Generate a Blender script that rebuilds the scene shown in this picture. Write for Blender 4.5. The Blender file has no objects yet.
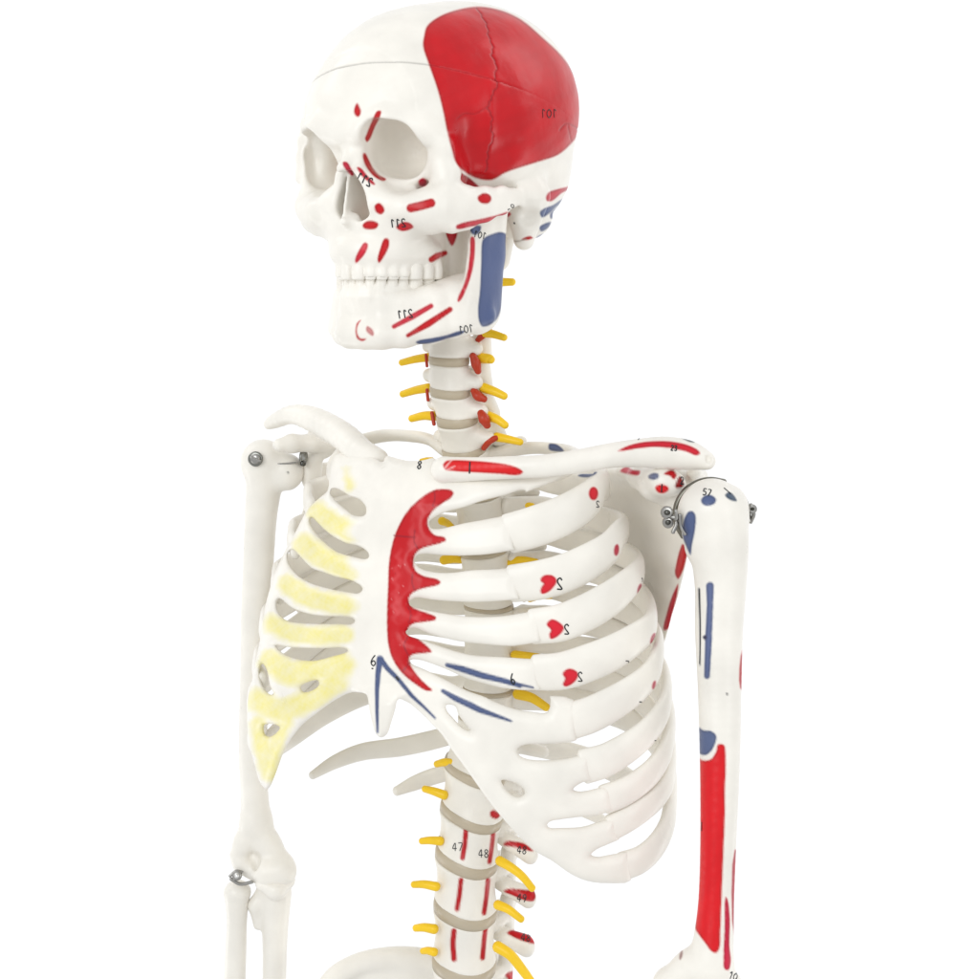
import bpy, math, random
import numpy as np
from mathutils import Vector
from mathutils.bvhtree import BVHTree
random.seed(7); np.random.seed(7)
# ------------------------------------------------------------------ frame
# Everything is worked out in "photo pixels": one pixel at the reference distance D is SC metres.
D = 1500.0; CX = 489.5; YH = 280.0; SC = 0.0006
scene = bpy.context.scene
COL = bpy.data.collections.new("Skeleton"); scene.collection.children.link(COL)
def P(x, y, d):
    f = 1 + d / D
    return np.array([(x - CX) * f, d, (YH - y) * f])
def proj(V):
    f = 1 + V[..., 1] / D
    return CX + V[..., 0] / f, YH - V[..., 2] / f
YAW = math.radians(33.0); cT, sT = math.cos(YAW), math.sin(YAW)
LAT = np.array([cT, -sT, 0.0]); FWD = np.array([-sT, -cT, 0.0]); UP = np.array([0, 0, 1.0])

BONE = (0.83, 0.795, 0.725); RED = (0.52, 0.004, 0.009); BLUE = (0.085, 0.115, 0.235)
YELLOW = (0.90, 0.58, 0.02); PALEY = (0.86, 0.80, 0.36); DISC = (0.50, 0.43, 0.32); ARTERY = (0.48, 0.045, 0.018)
INK = (0.02, 0.022, 0.025)

# ------------------------------------------------------------------ materials
def bone_material(name, rough=0.30, bump=0.12, sss=0.0, metallic=0.0, nscale=260):
    m = bpy.data.materials.new(name); m.use_nodes = True
    nt = m.node_tree; n = nt.nodes; b = n['Principled BSDF']
    at = n.new('ShaderNodeVertexColor'); at.layer_name = 'Col'
    tc = n.new('ShaderNodeTexCoord')
    no = n.new('ShaderNodeTexNoise'); no.inputs['Scale'].default_value = nscale; no.inputs['Detail'].default_value = 5
    n2 = n.new('ShaderNodeTexNoise'); n2.inputs['Scale'].default_value = 38; n2.inputs['Detail'].default_value = 4
    nt.links.new(tc.outputs['Object'], no.inputs['Vector']); nt.links.new(tc.outputs['Object'], n2.inputs['Vector'])
    ramp = n.new('ShaderNodeMapRange'); ramp.inputs['From Min'].default_value = 0.3; ramp.inputs['From Max'].default_value = 0.7
    ramp.inputs['To Min'].default_value = 0.92; ramp.inputs['To Max'].default_value = 1.03
    nt.links.new(n2.outputs['Fac'], ramp.inputs['Value'])
    mul = n.new('ShaderNodeVectorMath'); mul.operation = 'SCALE'
    nt.links.new(at.outputs['Color'], mul.inputs[0]); nt.links.new(ramp.outputs['Result'], mul.inputs['Scale'])
    nt.links.new(mul.outputs['Vector'], b.inputs['Base Color'])
    bp = n.new('ShaderNodeBump'); bp.inputs['Strength'].default_value = bump; bp.inputs['Distance'].default_value = 0.0008
    nt.links.new(no.outputs['Fac'], bp.inputs['Height'])
    b2 = n.new('ShaderNodeBump'); b2.inputs['Strength'].default_value = 0.42; b2.inputs['Distance'].default_value = 0.0012
    nt.links.new(n2.outputs['Fac'], b2.inputs['Height']); nt.links.new(bp.outputs['Normal'], b2.inputs['Normal'])
    nt.links.new(b2.outputs['Normal'], b.inputs['Normal'])
    rr = n.new('ShaderNodeMapRange'); rr.inputs['To Min'].default_value = rough - 0.08; rr.inputs['To Max'].default_value = rough + 0.10
    nt.links.new(n2.outputs['Fac'], rr.inputs['Value']); nt.links.new(rr.outputs['Result'], b.inputs['Roughness'])
    b.inputs['Metallic'].default_value = metallic
    b.inputs['Specular IOR Level'].default_value = 0.30
    if sss > 0:
        b.inputs['Subsurface Weight'].default_value = sss
        b.inputs['Subsurface Radius'].default_value = (1.0, 0.7, 0.45); b.inputs['Subsurface Scale'].default_value = 0.004
    return m
M_BONE = bone_material('cast_bone_plastic')
M_SOFT = bone_material('glossy_vinyl', rough=0.30, bump=0.05)
M_METAL = bone_material('screw_steel', rough=0.28, bump=0.03, metallic=1.0)

# ------------------------------------------------------------------ objects
def new_obj(name, V, F, C=None, N=None, mat=None, parent=None, smooth=True):
    """V in photo pixels; ONE mesh object."""
    V = np.asarray(V, float)
    me = bpy.data.meshes.new(name)
    me.from_pydata((V * SC).tolist(), [], F.tolist() if isinstance(F, np.ndarray) else F)
    if smooth:
        me.polygons.foreach_set('use_smooth', np.ones(len(me.polygons), bool))
    ca = me.color_attributes.new('Col', 'FLOAT_COLOR', 'POINT')
    if C is None: C = np.tile(np.array(BONE), (len(V), 1))
    C = np.asarray(C, float)
    if C.ndim == 1: C = np.tile(C, (len(V), 1))
    ca.data.foreach_set('color', np.hstack([C, np.ones((len(V), 1))]).ravel())
    me.update()
    if N is not None: me.normals_split_custom_set_from_vertices(np.asarray(N).tolist())
    me.materials.append(mat or M_BONE)
    o = bpy.data.objects.new(name, me); COL.objects.link(o)
    if parent is not None: o.parent = parent
    return o
def join(parts):
    Vs, Fs, Cs, k = [], [], [], 0
    for V, F, C in parts:
        V = np.asarray(V, float); C = np.asarray(C, float)
        if C.ndim == 1: C = np.tile(C, (len(V), 1))
        Vs.append(V); Cs.append(C); Fs += [[i + k for i in f] for f in F]; k += len(V)
    return np.vstack(Vs), Fs, np.vstack(Cs)

# ------------------------------------------------------------------ implicit volumes
class Vol:
    def __init__(s, lo, hi, h):
        s.lo = np.array(lo, float); s.h = h
        s.n = np.maximum(4, np.ceil((np.array(hi, float) - s.lo) / h).astype(int) + 1)
        s.ax = [(s.lo[i] + h * np.arange(s.n[i])).astype(np.float32) for i in range(3)]
        s.F = np.full(tuple(s.n), 1e3, np.float32)
    def slab(s, lo, hi):
        sl = []
        for i in range(3):
            a = int(np.clip(np.floor((lo[i] - s.lo[i]) / s.h), 0, s.n[i])); b = int(np.clip(np.ceil((hi[i] - s.lo[i]) / s.h) + 1, 0, s.n[i]))
            sl.append(slice(a, b))
        X = s.ax[0][sl[0]][:, None, None]; Y = s.ax[1][sl[1]][None, :, None]; Z = s.ax[2][sl[2]][None, None, :]
        return tuple(sl), X, Y, Z
    def put(s, fn, lo, hi, k=0.0, mode='add', pad=None):
        pad = (k * 1.9 + 3 * s.h) if pad is None else pad
        sl, X, Y, Z = s.slab(np.array(lo) - pad, np.array(hi) + pad)
        if 0 in s.F[sl].shape: return
        f = fn(X, Y, Z).astype(np.float32); A = s.F[sl]
        if mode == 'add':
            if k > 0:
                h = np.clip(0.5 + 0.5 * (A - f) / k, 0, 1); s.F[sl] = A * (1 - h) + f * h - k * h * (1 - h)
            else: s.F[sl] = np.minimum(A, f)
        else:
            f = -f
            if k > 0:
                h = np.clip(0.5 - 0.5 * (A - f) / k, 0, 1); s.F[sl] = A * (1 - h) + f * h + k * h * (1 - h)
            else: s.F[sl] = np.maximum(A, f)
    def ell(s, c, r, k=0.0, mode='add', R=None, p=2.0):
        c = np.array(c, float); r = np.array(r, float) if np.ndim(r) else np.full(3, float(r)); m = float(max(r))
        def fn(X, Y, Z):
            x, y, z = X - c[0], Y - c[1], Z - c[2]
            if R is not None:
                x, y, z = (R[0][0] * x + R[0][1] * y + R[0][2] * z, R[1][0] * x + R[1][1] * y + R[1][2] * z, R[2][0] * x + R[2][1] * y + R[2][2] * z)
            x, y, z = x / r[0], y / r[1], z / r[2]
            if p == 2.0:
                k0 = np.sqrt(x * x + y * y + z * z) + 1e-6
                k1 = np.sqrt((x / r[0]) ** 2 + (y / r[1]) ** 2 + (z / r[2]) ** 2) + 1e-6
                return k0 * (k0 - 1) / k1
            k0 = (np.abs(x) ** p + np.abs(y) ** p + np.abs(z) ** p) ** (1 / p)
            return (k0 - 1) * float(min(r))
        b = r if R is None else np.full(3, m)
        s.put(fn, c - b, c + b, k, mode)
    def chain(s, pts, rad, k=0.0, mode='add', flat=None):
        """polyline of round cones; flat=(axis vector, factor): squashes the section along that axis"""
        pts = [np.array(p, float) for p in pts]
        rad = [float(r) for r in (rad if np.ndim(rad) else [rad] * len(pts))]
        for a, b, ra, rb in zip(pts[:-1], pts[1:], rad[:-1], rad[1:]):
            ab = b - a; L = float(ab @ ab) + 1e-9
            def fn(X, Y, Z):
                t = np.clip(((X - a[0]) * ab[0] + (Y - a[1]) * ab[1] + (Z - a[2]) * ab[2]) / L, 0, 1)
                dx = X - (a[0] + t * ab[0]); dy = Y - (a[1] + t * ab[1]); dz = Z - (a[2] + t * ab[2])
                if flat is not None:
                    u, q = flat; dd = dx * u[0] + dy * u[1] + dz * u[2]
                    d2 = dx * dx + dy * dy + dz * dz + dd * dd * (q * q - 1)
                else: d2 = dx * dx + dy * dy + dz * dz
                return np.sqrt(np.maximum(d2, 0)) - (ra + (rb - ra) * t)
            m = max(ra, rb)
            s.put(fn, np.minimum(a, b) - m, np.maximum(a, b) + m, k, mode)
    def mesh(s):
        F = s.F; n = s.n; I = F < 0
        c = I[:-1, :-1, :-1].astype(np.int8)
        cnt = np.zeros(tuple(n - 1), np.int8)
        for dx in (0, 1):
            for dy in (0, 1):
                for dz in (0, 1):
                    cnt += I[dx:n[0] - 1 + dx, dy:n[1] - 1 + dy, dz:n[2] - 1 + dz]
        act = (cnt > 0) & (cnt < 8)
        ci = np.argwhere(act)
        idx = np.full(tuple(n - 1), -1, np.int32); idx[act] = np.arange(len(ci))
        off = np.array([[x, y, z] for x in (0, 1) for y in (0, 1) for z in (0, 1)])
        val = np.stack([F[ci[:, 0] + o[0], ci[:, 1] + o[1], ci[:, 2] + o[2]] for o in off], 1)
        acc = np.zeros((len(ci), 3)); w = np.zeros(len(ci))
        for i in range(8):
            for j in range(i + 1, 8):
                if np.abs(off[i] - off[j]).sum() != 1: continue
                a, b = val[:, i], val[:, j]; m = (a < 0) != (b < 0)
                t = np.where(m, a / np.where(m, a - b, 1), 0)
                acc += m[:, None] * (off[i] + t[:, None] * (off[j] - off[i])); w += m
        V = s.lo + s.h * (ci + acc / w[:, None])
        Fa = []
        for axis in range(3):
            sl0 = [slice(None)] * 3; sl1 = [slice(None)] * 3
            sl0[axis] = slice(0, n[axis] - 1); sl1[axis] = slice(1, n[axis])
            A, B = I[tuple(sl0)], I[tuple(sl1)]
            e = np.argwhere(A != B)
            o1, o2 = [(1, 2), (2, 0), (0, 1)][axis]
            ok = (e[:, o1] > 0) & (e[:, o2] > 0) & (e[:, o1] < n[o1] - 1) & (e[:, o2] < n[o2] - 1)
            e = e[ok]
            u = np.zeros(3, int); u[o1] = 1; v = np.zeros(3, int); v[o2] = 1
            q = [idx[tuple((e - a).T)] for a in (u + v, v, 0 * u, u)]
            q = np.stack(q, 1)
            flip = ~A[tuple(e.T)]
            q[flip] = q[flip][:, ::-1]
            Fa.append(q)
        Fq = np.vstack(Fa); Fq = Fq[(Fq >= 0).all(1)]
        return V, Fq, s.normals(V)
    def sample(s, V):
        g = (V - s.lo) / s.h; g = np.clip(g, 0, s.n - 1.001); i = g.astype(int); t = g - i
        r = 0
        for dx in (0, 1):
            for dy in (0, 1):
                for dz in (0, 1):
                    w = (t[:, 0] if dx else 1 - t[:, 0]) * (t[:, 1] if dy else 1 - t[:, 1]) * (t[:, 2] if dz else 1 - t[:, 2])
                    r = r + w * s.F[i[:, 0] + dx, i[:, 1] + dy, i[:, 2] + dz]
        return r
    def normals(s, V):
        N = np.zeros_like(V)
        for a in range(3):
            e = np.zeros(3); e[a] = s.h * 0.9
            N[:, a] = s.sample(V + e) - s.sample(V - e)
        return N / (np.linalg.norm(N, axis=1, keepdims=True) + 1e-9)

# ------------------------------------------------------------------ 2-D helpers
def sdpoly(px, py, poly):
    """signed distance (negative inside) of points to a closed polygon"""
    poly = np.asarray(poly, float); d = np.full(px.shape, 1e9); ins = np.zeros(px.shape, bool)
    for a, b in zip(poly, np.roll(poly, -1, 0)):
        e = b - a; wx, wy = px - a[0], py - a[1]
        t = np.clip((wx * e[0] + wy * e[1]) / (e @ e + 1e-12), 0, 1)
        d = np.minimum(d, (wx - t * e[0]) ** 2 + (wy - t * e[1]) ** 2)
        c = (a[1] > py) != (b[1] > py)
        if a[1] != b[1]: ins ^= c & (px < (b[0] - a[0]) * (py - a[1]) / (b[1] - a[1]) + a[0])
    d = np.sqrt(d); return np.where(ins, -d, d)
def sdline(px, py, pts, w=None):
    d = np.full(px.shape, 1e9); pts = np.asarray(pts, float)
    w = np.zeros(len(pts)) if w is None else (np.full(len(pts), w, float) if np.ndim(w) == 0 else np.asarray(w, float))
    for i in range(len(pts) - 1):
        a, b = pts[i], pts[i + 1]; e = b - a
        t = np.clip(((px - a[0]) * e[0] + (py - a[1]) * e[1]) / (e @ e + 1e-12), 0, 1)
        d = np.minimum(d, np.hypot(px - a[0] - t * e[0], py - a[1] - t * e[1]) - (w[i] + (w[i + 1] - w[i]) * t))
    return d
def spline(pts, n=12, closed=False):
    p = np.asarray(pts, float); m = len(p); out = []
    rng = range(m) if closed else range(m - 1)
    for i in rng:
        if closed: p0, p1, p2, p3 = p[(i - 1) % m], p[i], p[(i + 1) % m], p[(i + 2) % m]
        else: p1, p2 = p[i], p[i + 1]; p0 = p[i - 1] if i else 2 * p1 - p2; p3 = p[i + 2] if i + 2 < m else 2 * p2 - p1
        d1 = np.sqrt(np.linalg.norm(p1 - p0)) + 1e-9; d2 = np.sqrt(np.linalg.norm(p2 - p1)) + 1e-9; d3 = np.sqrt(np.linalg.norm(p3 - p2)) + 1e-9
        m1 = (p2 - p1) - (p2 - p0) * 0; m1 = ((p1 - p0) / d1 - (p2 - p0) / (d1 + d2) + (p2 - p1) / d2) * d2
        m2 = ((p2 - p1) / d2 - (p3 - p1) / (d2 + d3) + (p3 - p2) / d3) * d2
        for t in np.arange(n) / n:
            out.append((2 * t**3 - 3 * t**2 + 1) * p1 + (t**3 - 2 * t**2 + t) * m1 + (-2 * t**3 + 3 * t**2) * p2 + (t**3 - t**2) * m2)
    if not closed: out.append(p[-1])
    return np.array(out)

class Paint:
    """pigment laid on a bone: sets the base colour of the vertices inside outlines (outlines traced on the photo)"""
    def __init__(s, V, N, base=BONE):
        s.V = V; s.x, s.y = proj(V); s.C = np.tile(np.array(base, float), (len(V), 1))
        eye = np.array([0, -D, 0.0]) - V; s.f = (N * eye).sum(1) / np.linalg.norm(eye, axis=1)
    def _sel(s, pts, where, face, pad=4):
        pts = np.asarray(pts, float)
        m = (s.x > pts[:, 0].min() - pad) & (s.x < pts[:, 0].max() + pad) & (s.y > pts[:, 1].min() - pad) & (s.y < pts[:, 1].max() + pad) & (s.f > face)
        if where is not None: m &= where
        return np.where(m)[0]
    def _mix(s, i, sd, col, soft=0.8, rim=True):
        a = np.clip(0.5 - sd / (2 * soft), 0, 1)[:, None]; col = np.array(col)
        c = np.tile(col, (len(i), 1))
        if rim:  # paint pools a little darker along its edge
            r = np.clip(1 - np.abs(sd + 1.3) / 1.2, 0, 1)[:, None]; c = c * (1 - 0.30 * r)
        s.C[i] = s.C[i] * (1 - a) + c * a
    def poly(s, pts, col, where=None, face=0.05, soft=0.8, rim=True, smooth=True):
        pts = np.asarray(pts, float)
        if smooth: pts = spline(pts, 4, closed=True)
        i = s._sel(pts, where, face)
        if len(i): s._mix(i, sdpoly(s.x[i], s.y[i], pts), col, soft, rim)
    def line(s, pts, w, col, where=None, face=0.05, soft=0.8, rim=True):
        pts = np.asarray(pts, float)
        if len(pts) > 2 and np.ndim(w) == 0: pts = spline(pts, 5)
        i = s._sel(pts, where, face, pad=4 + np.max(w))
        if len(i): s._mix(i, sdline(s.x[i], s.y[i], pts, np.asarray(w) * 0.5 if np.ndim(w) else w * 0.5), col, soft, rim)

# ------------------------------------------------------------------ swept tubes
def sweep(pts, a, b, nrm, seg=20, n=10, p=2.0, cap=True, col=BONE, res=None):
    """pts 3-D control points; a half size along nrm, b half size across; nrm: normal vectors (per point or one)"""
    pts = np.asarray(pts, float); m = len(pts)
    a = np.full(m, a, float) if np.ndim(a) == 0 else np.asarray(a, float)
    b = np.full(m, b, float) if np.ndim(b) == 0 else np.asarray(b, float)
    nr = np.tile(np.asarray(nrm, float), (m, 1)) if np.ndim(nrm) == 1 else np.asarray(nrm, float)
    Q = spline(np.hstack([pts, a[:, None], b[:, None], nr]), n)
    C = Q[:, :3]; a = np.maximum(Q[:, 3], .05); b = np.maximum(Q[:, 4], .05); nr = Q[:, 5:8]
    if res:
        L = np.r_[0, np.cumsum(np.linalg.norm(np.diff(C, axis=0), axis=1))]; k = max(4, int(L[-1] / res)); u = np.linspace(0, L[-1], k)
        C = np.stack([np.interp(u, L, C[:, i]) for i in range(3)], 1); nr = np.stack([np.interp(u, L, nr[:, i]) for i in range(3)], 1)
        a = np.interp(u, L, a); b = np.interp(u, L, b)
    T = np.gradient(C, axis=0); T /= np.linalg.norm(T, axis=1, keepdims=True) + 1e-9
    nr = nr - (nr * T).sum(1, keepdims=True) * T; nr /= np.linalg.norm(nr, axis=1, keepdims=True) + 1e-9
    B = np.cross(T, nr)
    if cap:  # rounded ends
        e = np.sqrt(np.clip(1 - np.array([1.0, .86, .6, .3]) ** 2, 0.0, 1)) + 0.02
        r0 = min(a[0], b[0]); r1 = min(a[-1], b[-1])
        pre = [C[0] - T[0] * r0 * q for q in (1.0, .86, .6, .3)]; post = [C[-1] + T[-1] * r1 * q for q in (.3, .6, .86, 1.0)]
        C = np.vstack([pre, C, post]); a = np.r_[a[0] * e, a, a[-1] * e[::-1]]; b = np.r_[b[0] * e, b, b[-1] * e[::-1]]
        nr = np.vstack([np.tile(nr[0], (4, 1)), nr, np.tile(nr[-1], (4, 1))]); B = np.vstack([np.tile(B[0], (4, 1)), B, np.tile(B[-1], (4, 1))])
    th = np.linspace(0, 2 * np.pi, seg, endpoint=False); ct, st = np.cos(th), np.sin(th)
    if p != 2.0:
        ct = np.sign(ct) * np.abs(ct) ** (2 / p); st = np.sign(st) * np.abs(st) ** (2 / p)
    V = C[:, None, :] + a[:, None, None] * ct[None, :, None] * nr[:, None, :] + b[:, None, None] * st[None, :, None] * B[:, None, :]
    k = len(C); V = V.reshape(-1, 3); F = []
    for i in range(k - 1):
        for j in range(seg):
            j2 = (j + 1) % seg; F.append([i * seg + j, i * seg + j2, (i + 1) * seg + j2, (i + 1) * seg + j])
    F.append([seg - 1 - j for j in range(seg)]); F.append([(k - 1) * seg + j for j in range(seg)])
    return V, F, col
def vnormals(V, F):
    N = np.zeros_like(V)
    q = np.array([f for f in F if len(f) == 4]); n = np.cross(V[q[:, 2]] - V[q[:, 0]], V[q[:, 3]] - V[q[:, 1]])
    for k in range(4): np.add.at(N, q[:, k], n)
    return N / (np.linalg.norm(N, axis=1, keepdims=True) + 1e-9)

# ------------------------------------------------------------------ handwriting (ink strokes laid on the bones)
GL = {'0': [[(.5, 0), (.1, .3), (.1, .7), (.5, 1), (.9, .7), (.9, .3), (.5, 0)]], '1': [[(.2, .2), (.6, 0), (.6, 1)]],
      '2': [[(.1, .2), (.4, 0), (.8, .15), (.8, .4), (.1, 1), (.9, 1)]], '3': [[(.1, .1), (.6, 0), (.85, .25), (.4, .48), (.9, .72), (.6, 1), (.1, .9)]],
      '4': [[(.6, 1), (.6, 0), (.05, .68), (.95, .68)]], '5': [[(.85, 0), (.2, 0), (.15, .45), (.6, .4), (.9, .7), (.5, 1), (.1, .9)]],
      '6': [[(.8, 0), (.3, .35), (.1, .75), (.5, 1), (.85, .75), (.5, .52), (.15, .7)]], '7': [[(.1, 0), (.9, 0), (.4, 1)]],
      '8': [[(.5, .48), (.15, .25), (.5, 0), (.85, .25), (.5, .48), (.1, .75), (.5, 1), (.9, .75), (.5, .48)]],
      '9': [[(.85, .3), (.5, .5), (.15, .25), (.5, 0), (.85, .25), (.75, .6), (.5, 1)]], '-': [[(.2, .5), (.8, .5)]]}
def ink(text, x, y, h, hosts, rot=0.0, mirror=False, w=1.0, gw=0.55, lift=0.25):
    """strokes projected onto the host mesh; (x, y) centre; returned as extra geometry for that host"""
    out = []; n = len(text); tot = n * h * gw + (n - 1) * h * 0.12
    for k, ch in enumerate(text):
        for st in GL[ch]:
            pts = []
            for (u, v) in st:
                lx = -tot / 2 + k * h * (gw + .12) + u * h * gw; ly = (v - .5) * h
                if mirror: lx = -lx
                c, s_ = math.cos(rot), math.sin(rot); pts.append((x + c * lx - s_ * ly, y + s_ * lx + c * ly))
            out.append(strokes(pts, w, hosts, lift))
    return [o for o in out if o]
def strokes(pts, w, bvh, lift=0.25):
    q = spline(pts, 4) if len(pts) > 2 else np.array([np.array(pts[0]) * (1 - t) + np.array(pts[1]) * t for t in np.linspace(0, 1, 6)])
    Q, Nn = [], []
    eye = Vector((0, -D, 0))
    for x, y in q:
        d = Vector(((x - CX), D, (YH - y))).normalized()
        loc, no, i, dist = bvh.ray_cast(eye, d, 5000)
        if loc is None: continue
        if no.dot(d) > 0: no = -no
        Q.append(np.array(loc) + np.array(no) * lift); Nn.append(np.array(no))
    if len(Q) < 2: return None
    Q = np.array(Q); Nn = np.array(Nn); keep = np.r_[True, np.linalg.norm(np.diff(Q, axis=0), axis=1) < 14]
    if not keep.all(): Q = Q[:np.argmin(keep)]; Nn = Nn[:len(Q)]
    if len(Q) < 2: return None
    return sweep(Q, 0.22, w * 0.5, Nn, seg=6, n=1, cap=False, col=INK)
def bvh_of(V, F): return BVHTree.FromPolygons([tuple(v) for v in V], F.tolist() if isinstance(F, np.ndarray) else F)

# ------------------------------------------------------------------ the one thing
ROOT = bpy.data.objects.new('skeleton_model', None); COL.objects.link(ROOT)
ROOT['label'] = 'white plastic human skeleton model with red and blue painted muscle marks and yellow nerves'
ROOT['category'] = 'skeleton model'
# ================================================================== SKULL
HS = 15.9; HT = P(437.4, 197.9, 0.0); hy = math.radians(32.3); hp = math.radians(0.3)
ch, sh = math.cos(hy), math.sin(hy)
HB = np.array([[ch, -sh, 0], [-sh, -ch, 0], [0, 0, 1.0]])   # columns: lat, fwd, up
def H(a):                                                     # head cm -> pixels
    return HT + HS * (np.atleast_2d(np.asarray(a, float)) @ HB.T)
def HI(W): return ((np.atleast_2d(W) - HT) / HS) @ HB
def HP(x, y, lat=None, fwd=None):
    e = HI(np.array([0, -D, 0.0]))[0]; q = HI(P(x, y, 0.0))[0]; v = q - e
    t = (lat - e[0]) / v[0] if lat is not None else (fwd - e[1]) / v[1]
    return e + t * v
def build_skull():
    v = Vol((-8.2, -10.6, -5.0), (8.4, 11.8, 13.2), 0.078)
    # braincase
    v.ell((0, -1.25, 5.1), (7.42, 9.05, 7.2), 0)
    v.ell((0, 2.9, 5.3), (5.6, 6.0, 5.6), 1.5)
    v.ell((0, -3.4, 6.0), (7.2, 7.2, 6.6), 1.0)
    v.ell((0, -5.6, 1.6), (5.6, 5.0, 4.0), 1.6)
    # forehead front
    v.ell((0, 6.0, 4.6), (4.9, 3.3, 3.6), 1.5)
    # temporal fossa, both sides
    for sg in (1, -1):
        v.ell((sg * 7.4, 4.9, 0.8), (2.3, 3.0, 3.2), 1.2, 'sub')
    # brow and rims
    for sg in (1, -1):
        v.chain([(sg * 0.7, 9.0, 3.3), (sg * 2.4, 8.8, 3.75), (sg * 3.9, 7.5, 3.55), (sg * 4.9, 6.4, 2.5)], [.65, .6, .52, .5], .8)
        v.chain([(sg * 4.9, 6.4, 2.4), (sg * 5.0, 6.2, 1.0), (sg * 4.95, 6.7, -.6)], [.55, .55, .8], .5)
        mx, my = (1, 0) if sg > 0 else (.62, -.4)
        v.chain([(sg * 4.6, 7.0, -.9), (sg * 3.1, 8.1, -1.0), (sg * 1.7, 8.5, -.5), (sg * 1.1 * mx, 8.5 + my, .8), (sg * .8 * mx, 8.3 + my, 2.4)], [.8, .6, .5, .36, .45], .45)
        # maxilla and zygoma
        q_ = 1.0 if sg > 0 else .86
        v.ell((sg * 4.05 * q_, 6.9, -1.2), (1.35, 1.35, 1.35), .7)
        ar = [HP(436, 208, lat=4.3), HP(452, 208, lat=5.2), HP(470, 207, lat=5.95), HP(490, 204, lat=6.45), HP(507, 200, lat=6.6), HP(525, 196, lat=6.3)]
        v.chain([(sg * q[0] * (q_ if q[0] < 5.5 else .95), q[1], q[2]) for q in ar], [1.25, 1.35, 1.2, .95, .75, .5], .55, flat=((1, 0, 0), 2.4))
        # mastoid, base
        v.chain([(sg * 5.5, -1.7, 0), (sg * 5.15, -2.0, -2.65)], [1.5, .66], .8)
        v.ell((sg * 2.6, -4.5, -1.2), (2.7, 2.7, 1.62), .8)
        v.ell((sg * 6.5, -0.95, -1.5), (.95, .85, .65), .35, 'sub')
        v.chain([(sg * 2.7, 1.9, -1.0), (sg * 2.5, 1.7, -4.9)], [1.3, 1.1], .6, flat=((1, 0, 0), 1.5))
        v.chain([(sg * 2.4, 3.9, -1.5), (sg * 2.0, 3.6, -4.4)], [1.5, 1.2], .6, flat=((1, 0, 0), 2.6))   # pterygoid plate
    for sg in (1, -1): v.ell((sg * 4.5, 5.4, 1.4), (.85, 1.6, 2.1), .5)
    v.ell((0, 6.4, -1.6), (3.4, 2.7, 3.0), .9)
    al = [(q[0][0] - .35 * q[1][0], q[0][1] - .35 * q[1][1]) for q in TU]; al = al[7::-1] + al[8:]
    v.chain([(x, y, -3.5) for x, y in al], .62, .8)
    v.chain([(x, y, -4.1) for x, y in al], .48, .3)
    v.chain([(x, y, -4.66) for x, y in al], .43, .2)
    # nasal bones
    v.chain([(.1, 8.1, 3.2), (.08, 8.7, 2.2), (0, 9.6, 1.25)], [.62, .42, .38], .5)
    v.chain([(.6, 8.5, 1.9), (.8, 9.0, .9), (1.3, 8.8, -.8)], [.42, .36, .4], .5)
    v.chain([(-.3, 8.3, 1.9), (-.6, 8.8, .9), (-1.25, 8.7, -.8)], [.36, .34, .38], .5)
    # cut the base of the braincase flat
    v.put(lambda X, Y, Z: (Z + 1.75 + 0 * X + 0 * Y + np.maximum(Y + 1.0, 0) * -0.0), (-6.5, -11, -5), (6.5, 3.2, -1.8), .5, 'sub') if False else None
    # orbits
    def orbit(c, rx, rz, dp, dy, vx, roll, sg):
        c = np.array(c); cr, sr = math.cos(roll), math.sin(roll)
        def ring(X, Y, Z):
            x, z = X - c[0], Z - c[2]; t = c[1] - sg * .27 * x - Y + .05 * z; x, z = x * cr + z * sr, -x * sr + z * cr
            q = (np.abs(x / (rx + .32)) ** 2.3 + np.abs(z / (rz + .32)) ** 2.3) ** (1 / 2.4); d = (q - 1) * min(rx, rz)
            e = np.abs(t - .75) - .62; r = .3
            return np.sqrt(np.maximum(d + r, 0) ** 2 + np.maximum(e + r, 0) ** 2) + np.minimum(np.maximum(d, e) + r, 0) - r
        v.put(ring, c - np.array([rx + .8, 2.6, rz + .8]), c + np.array([rx + .8, 1.4, rz + .8]), .55)
        def fn(X, Y, Z):
            x, z = X - c[0], Z - c[2]; t = c[1] - sg * .27 * x - Y + .05 * z
            s = np.where(t < 0, np.maximum(1.0 - .06 * np.maximum(-t, 0), .5), np.sqrt(np.clip(1 - (np.maximum(t, 0) / dp) ** 2.4, 0.004, 1)))
            x = x - vx * np.maximum(t, 0); x, z = x * cr + z * sr, -x * sr + z * cr
            q = (np.abs(x / (rx * s)) ** 2.6 + np.abs(z / (rz * s)) ** 2.6) ** (1 / 2.6)
            return np.maximum((q - 1) * min(rx, rz) * s, t - dp)
        v.put(fn, c - np.array([rx + 1.4, 4.4, rz + .6]), c + np.array([rx + 1.4, 3.5, rz + .6]), .3, 'sub', pad=.1)
    orbit(ON, 1.62, 1.74, 2.8, 0.02, -0.18, -0.14, 1)
    orbit(OF, 1.76, 1.84, 2.6, 0.02, 0.18, 0.10, -1)
    v.chain([(-4.0, 5.8, 4.4), (-4.6, 5.2, 3.4), (-4.8, 4.8, 1.8), (-4.7, 5.1, .2)], [.7, .62, .55, .55], .3, flat=((0, 1, 0), .6))
    v.chain([HP(313, 108, fwd=7.0), HP(308, 124, fwd=6.6), HP(303.5, 140, fwd=6.2), HP(301.5, 158, fwd=6.1), HP(302, 178, fwd=6.3)], [.45, .38, .33, .3, .42], .35)
    # nasal aperture (pear shaped) with septum
    AP = [(0, 1.1), (.5, .9), (.9, .2), (1.2, -.6), (1.2, -1.3), (.75, -1.7), (0, -1.8)]
    AP = AP + [(-x * .9, z) for x, z in AP[-2:0:-1]]; AP = [(x + .16, z) for x, z in AP]
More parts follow.
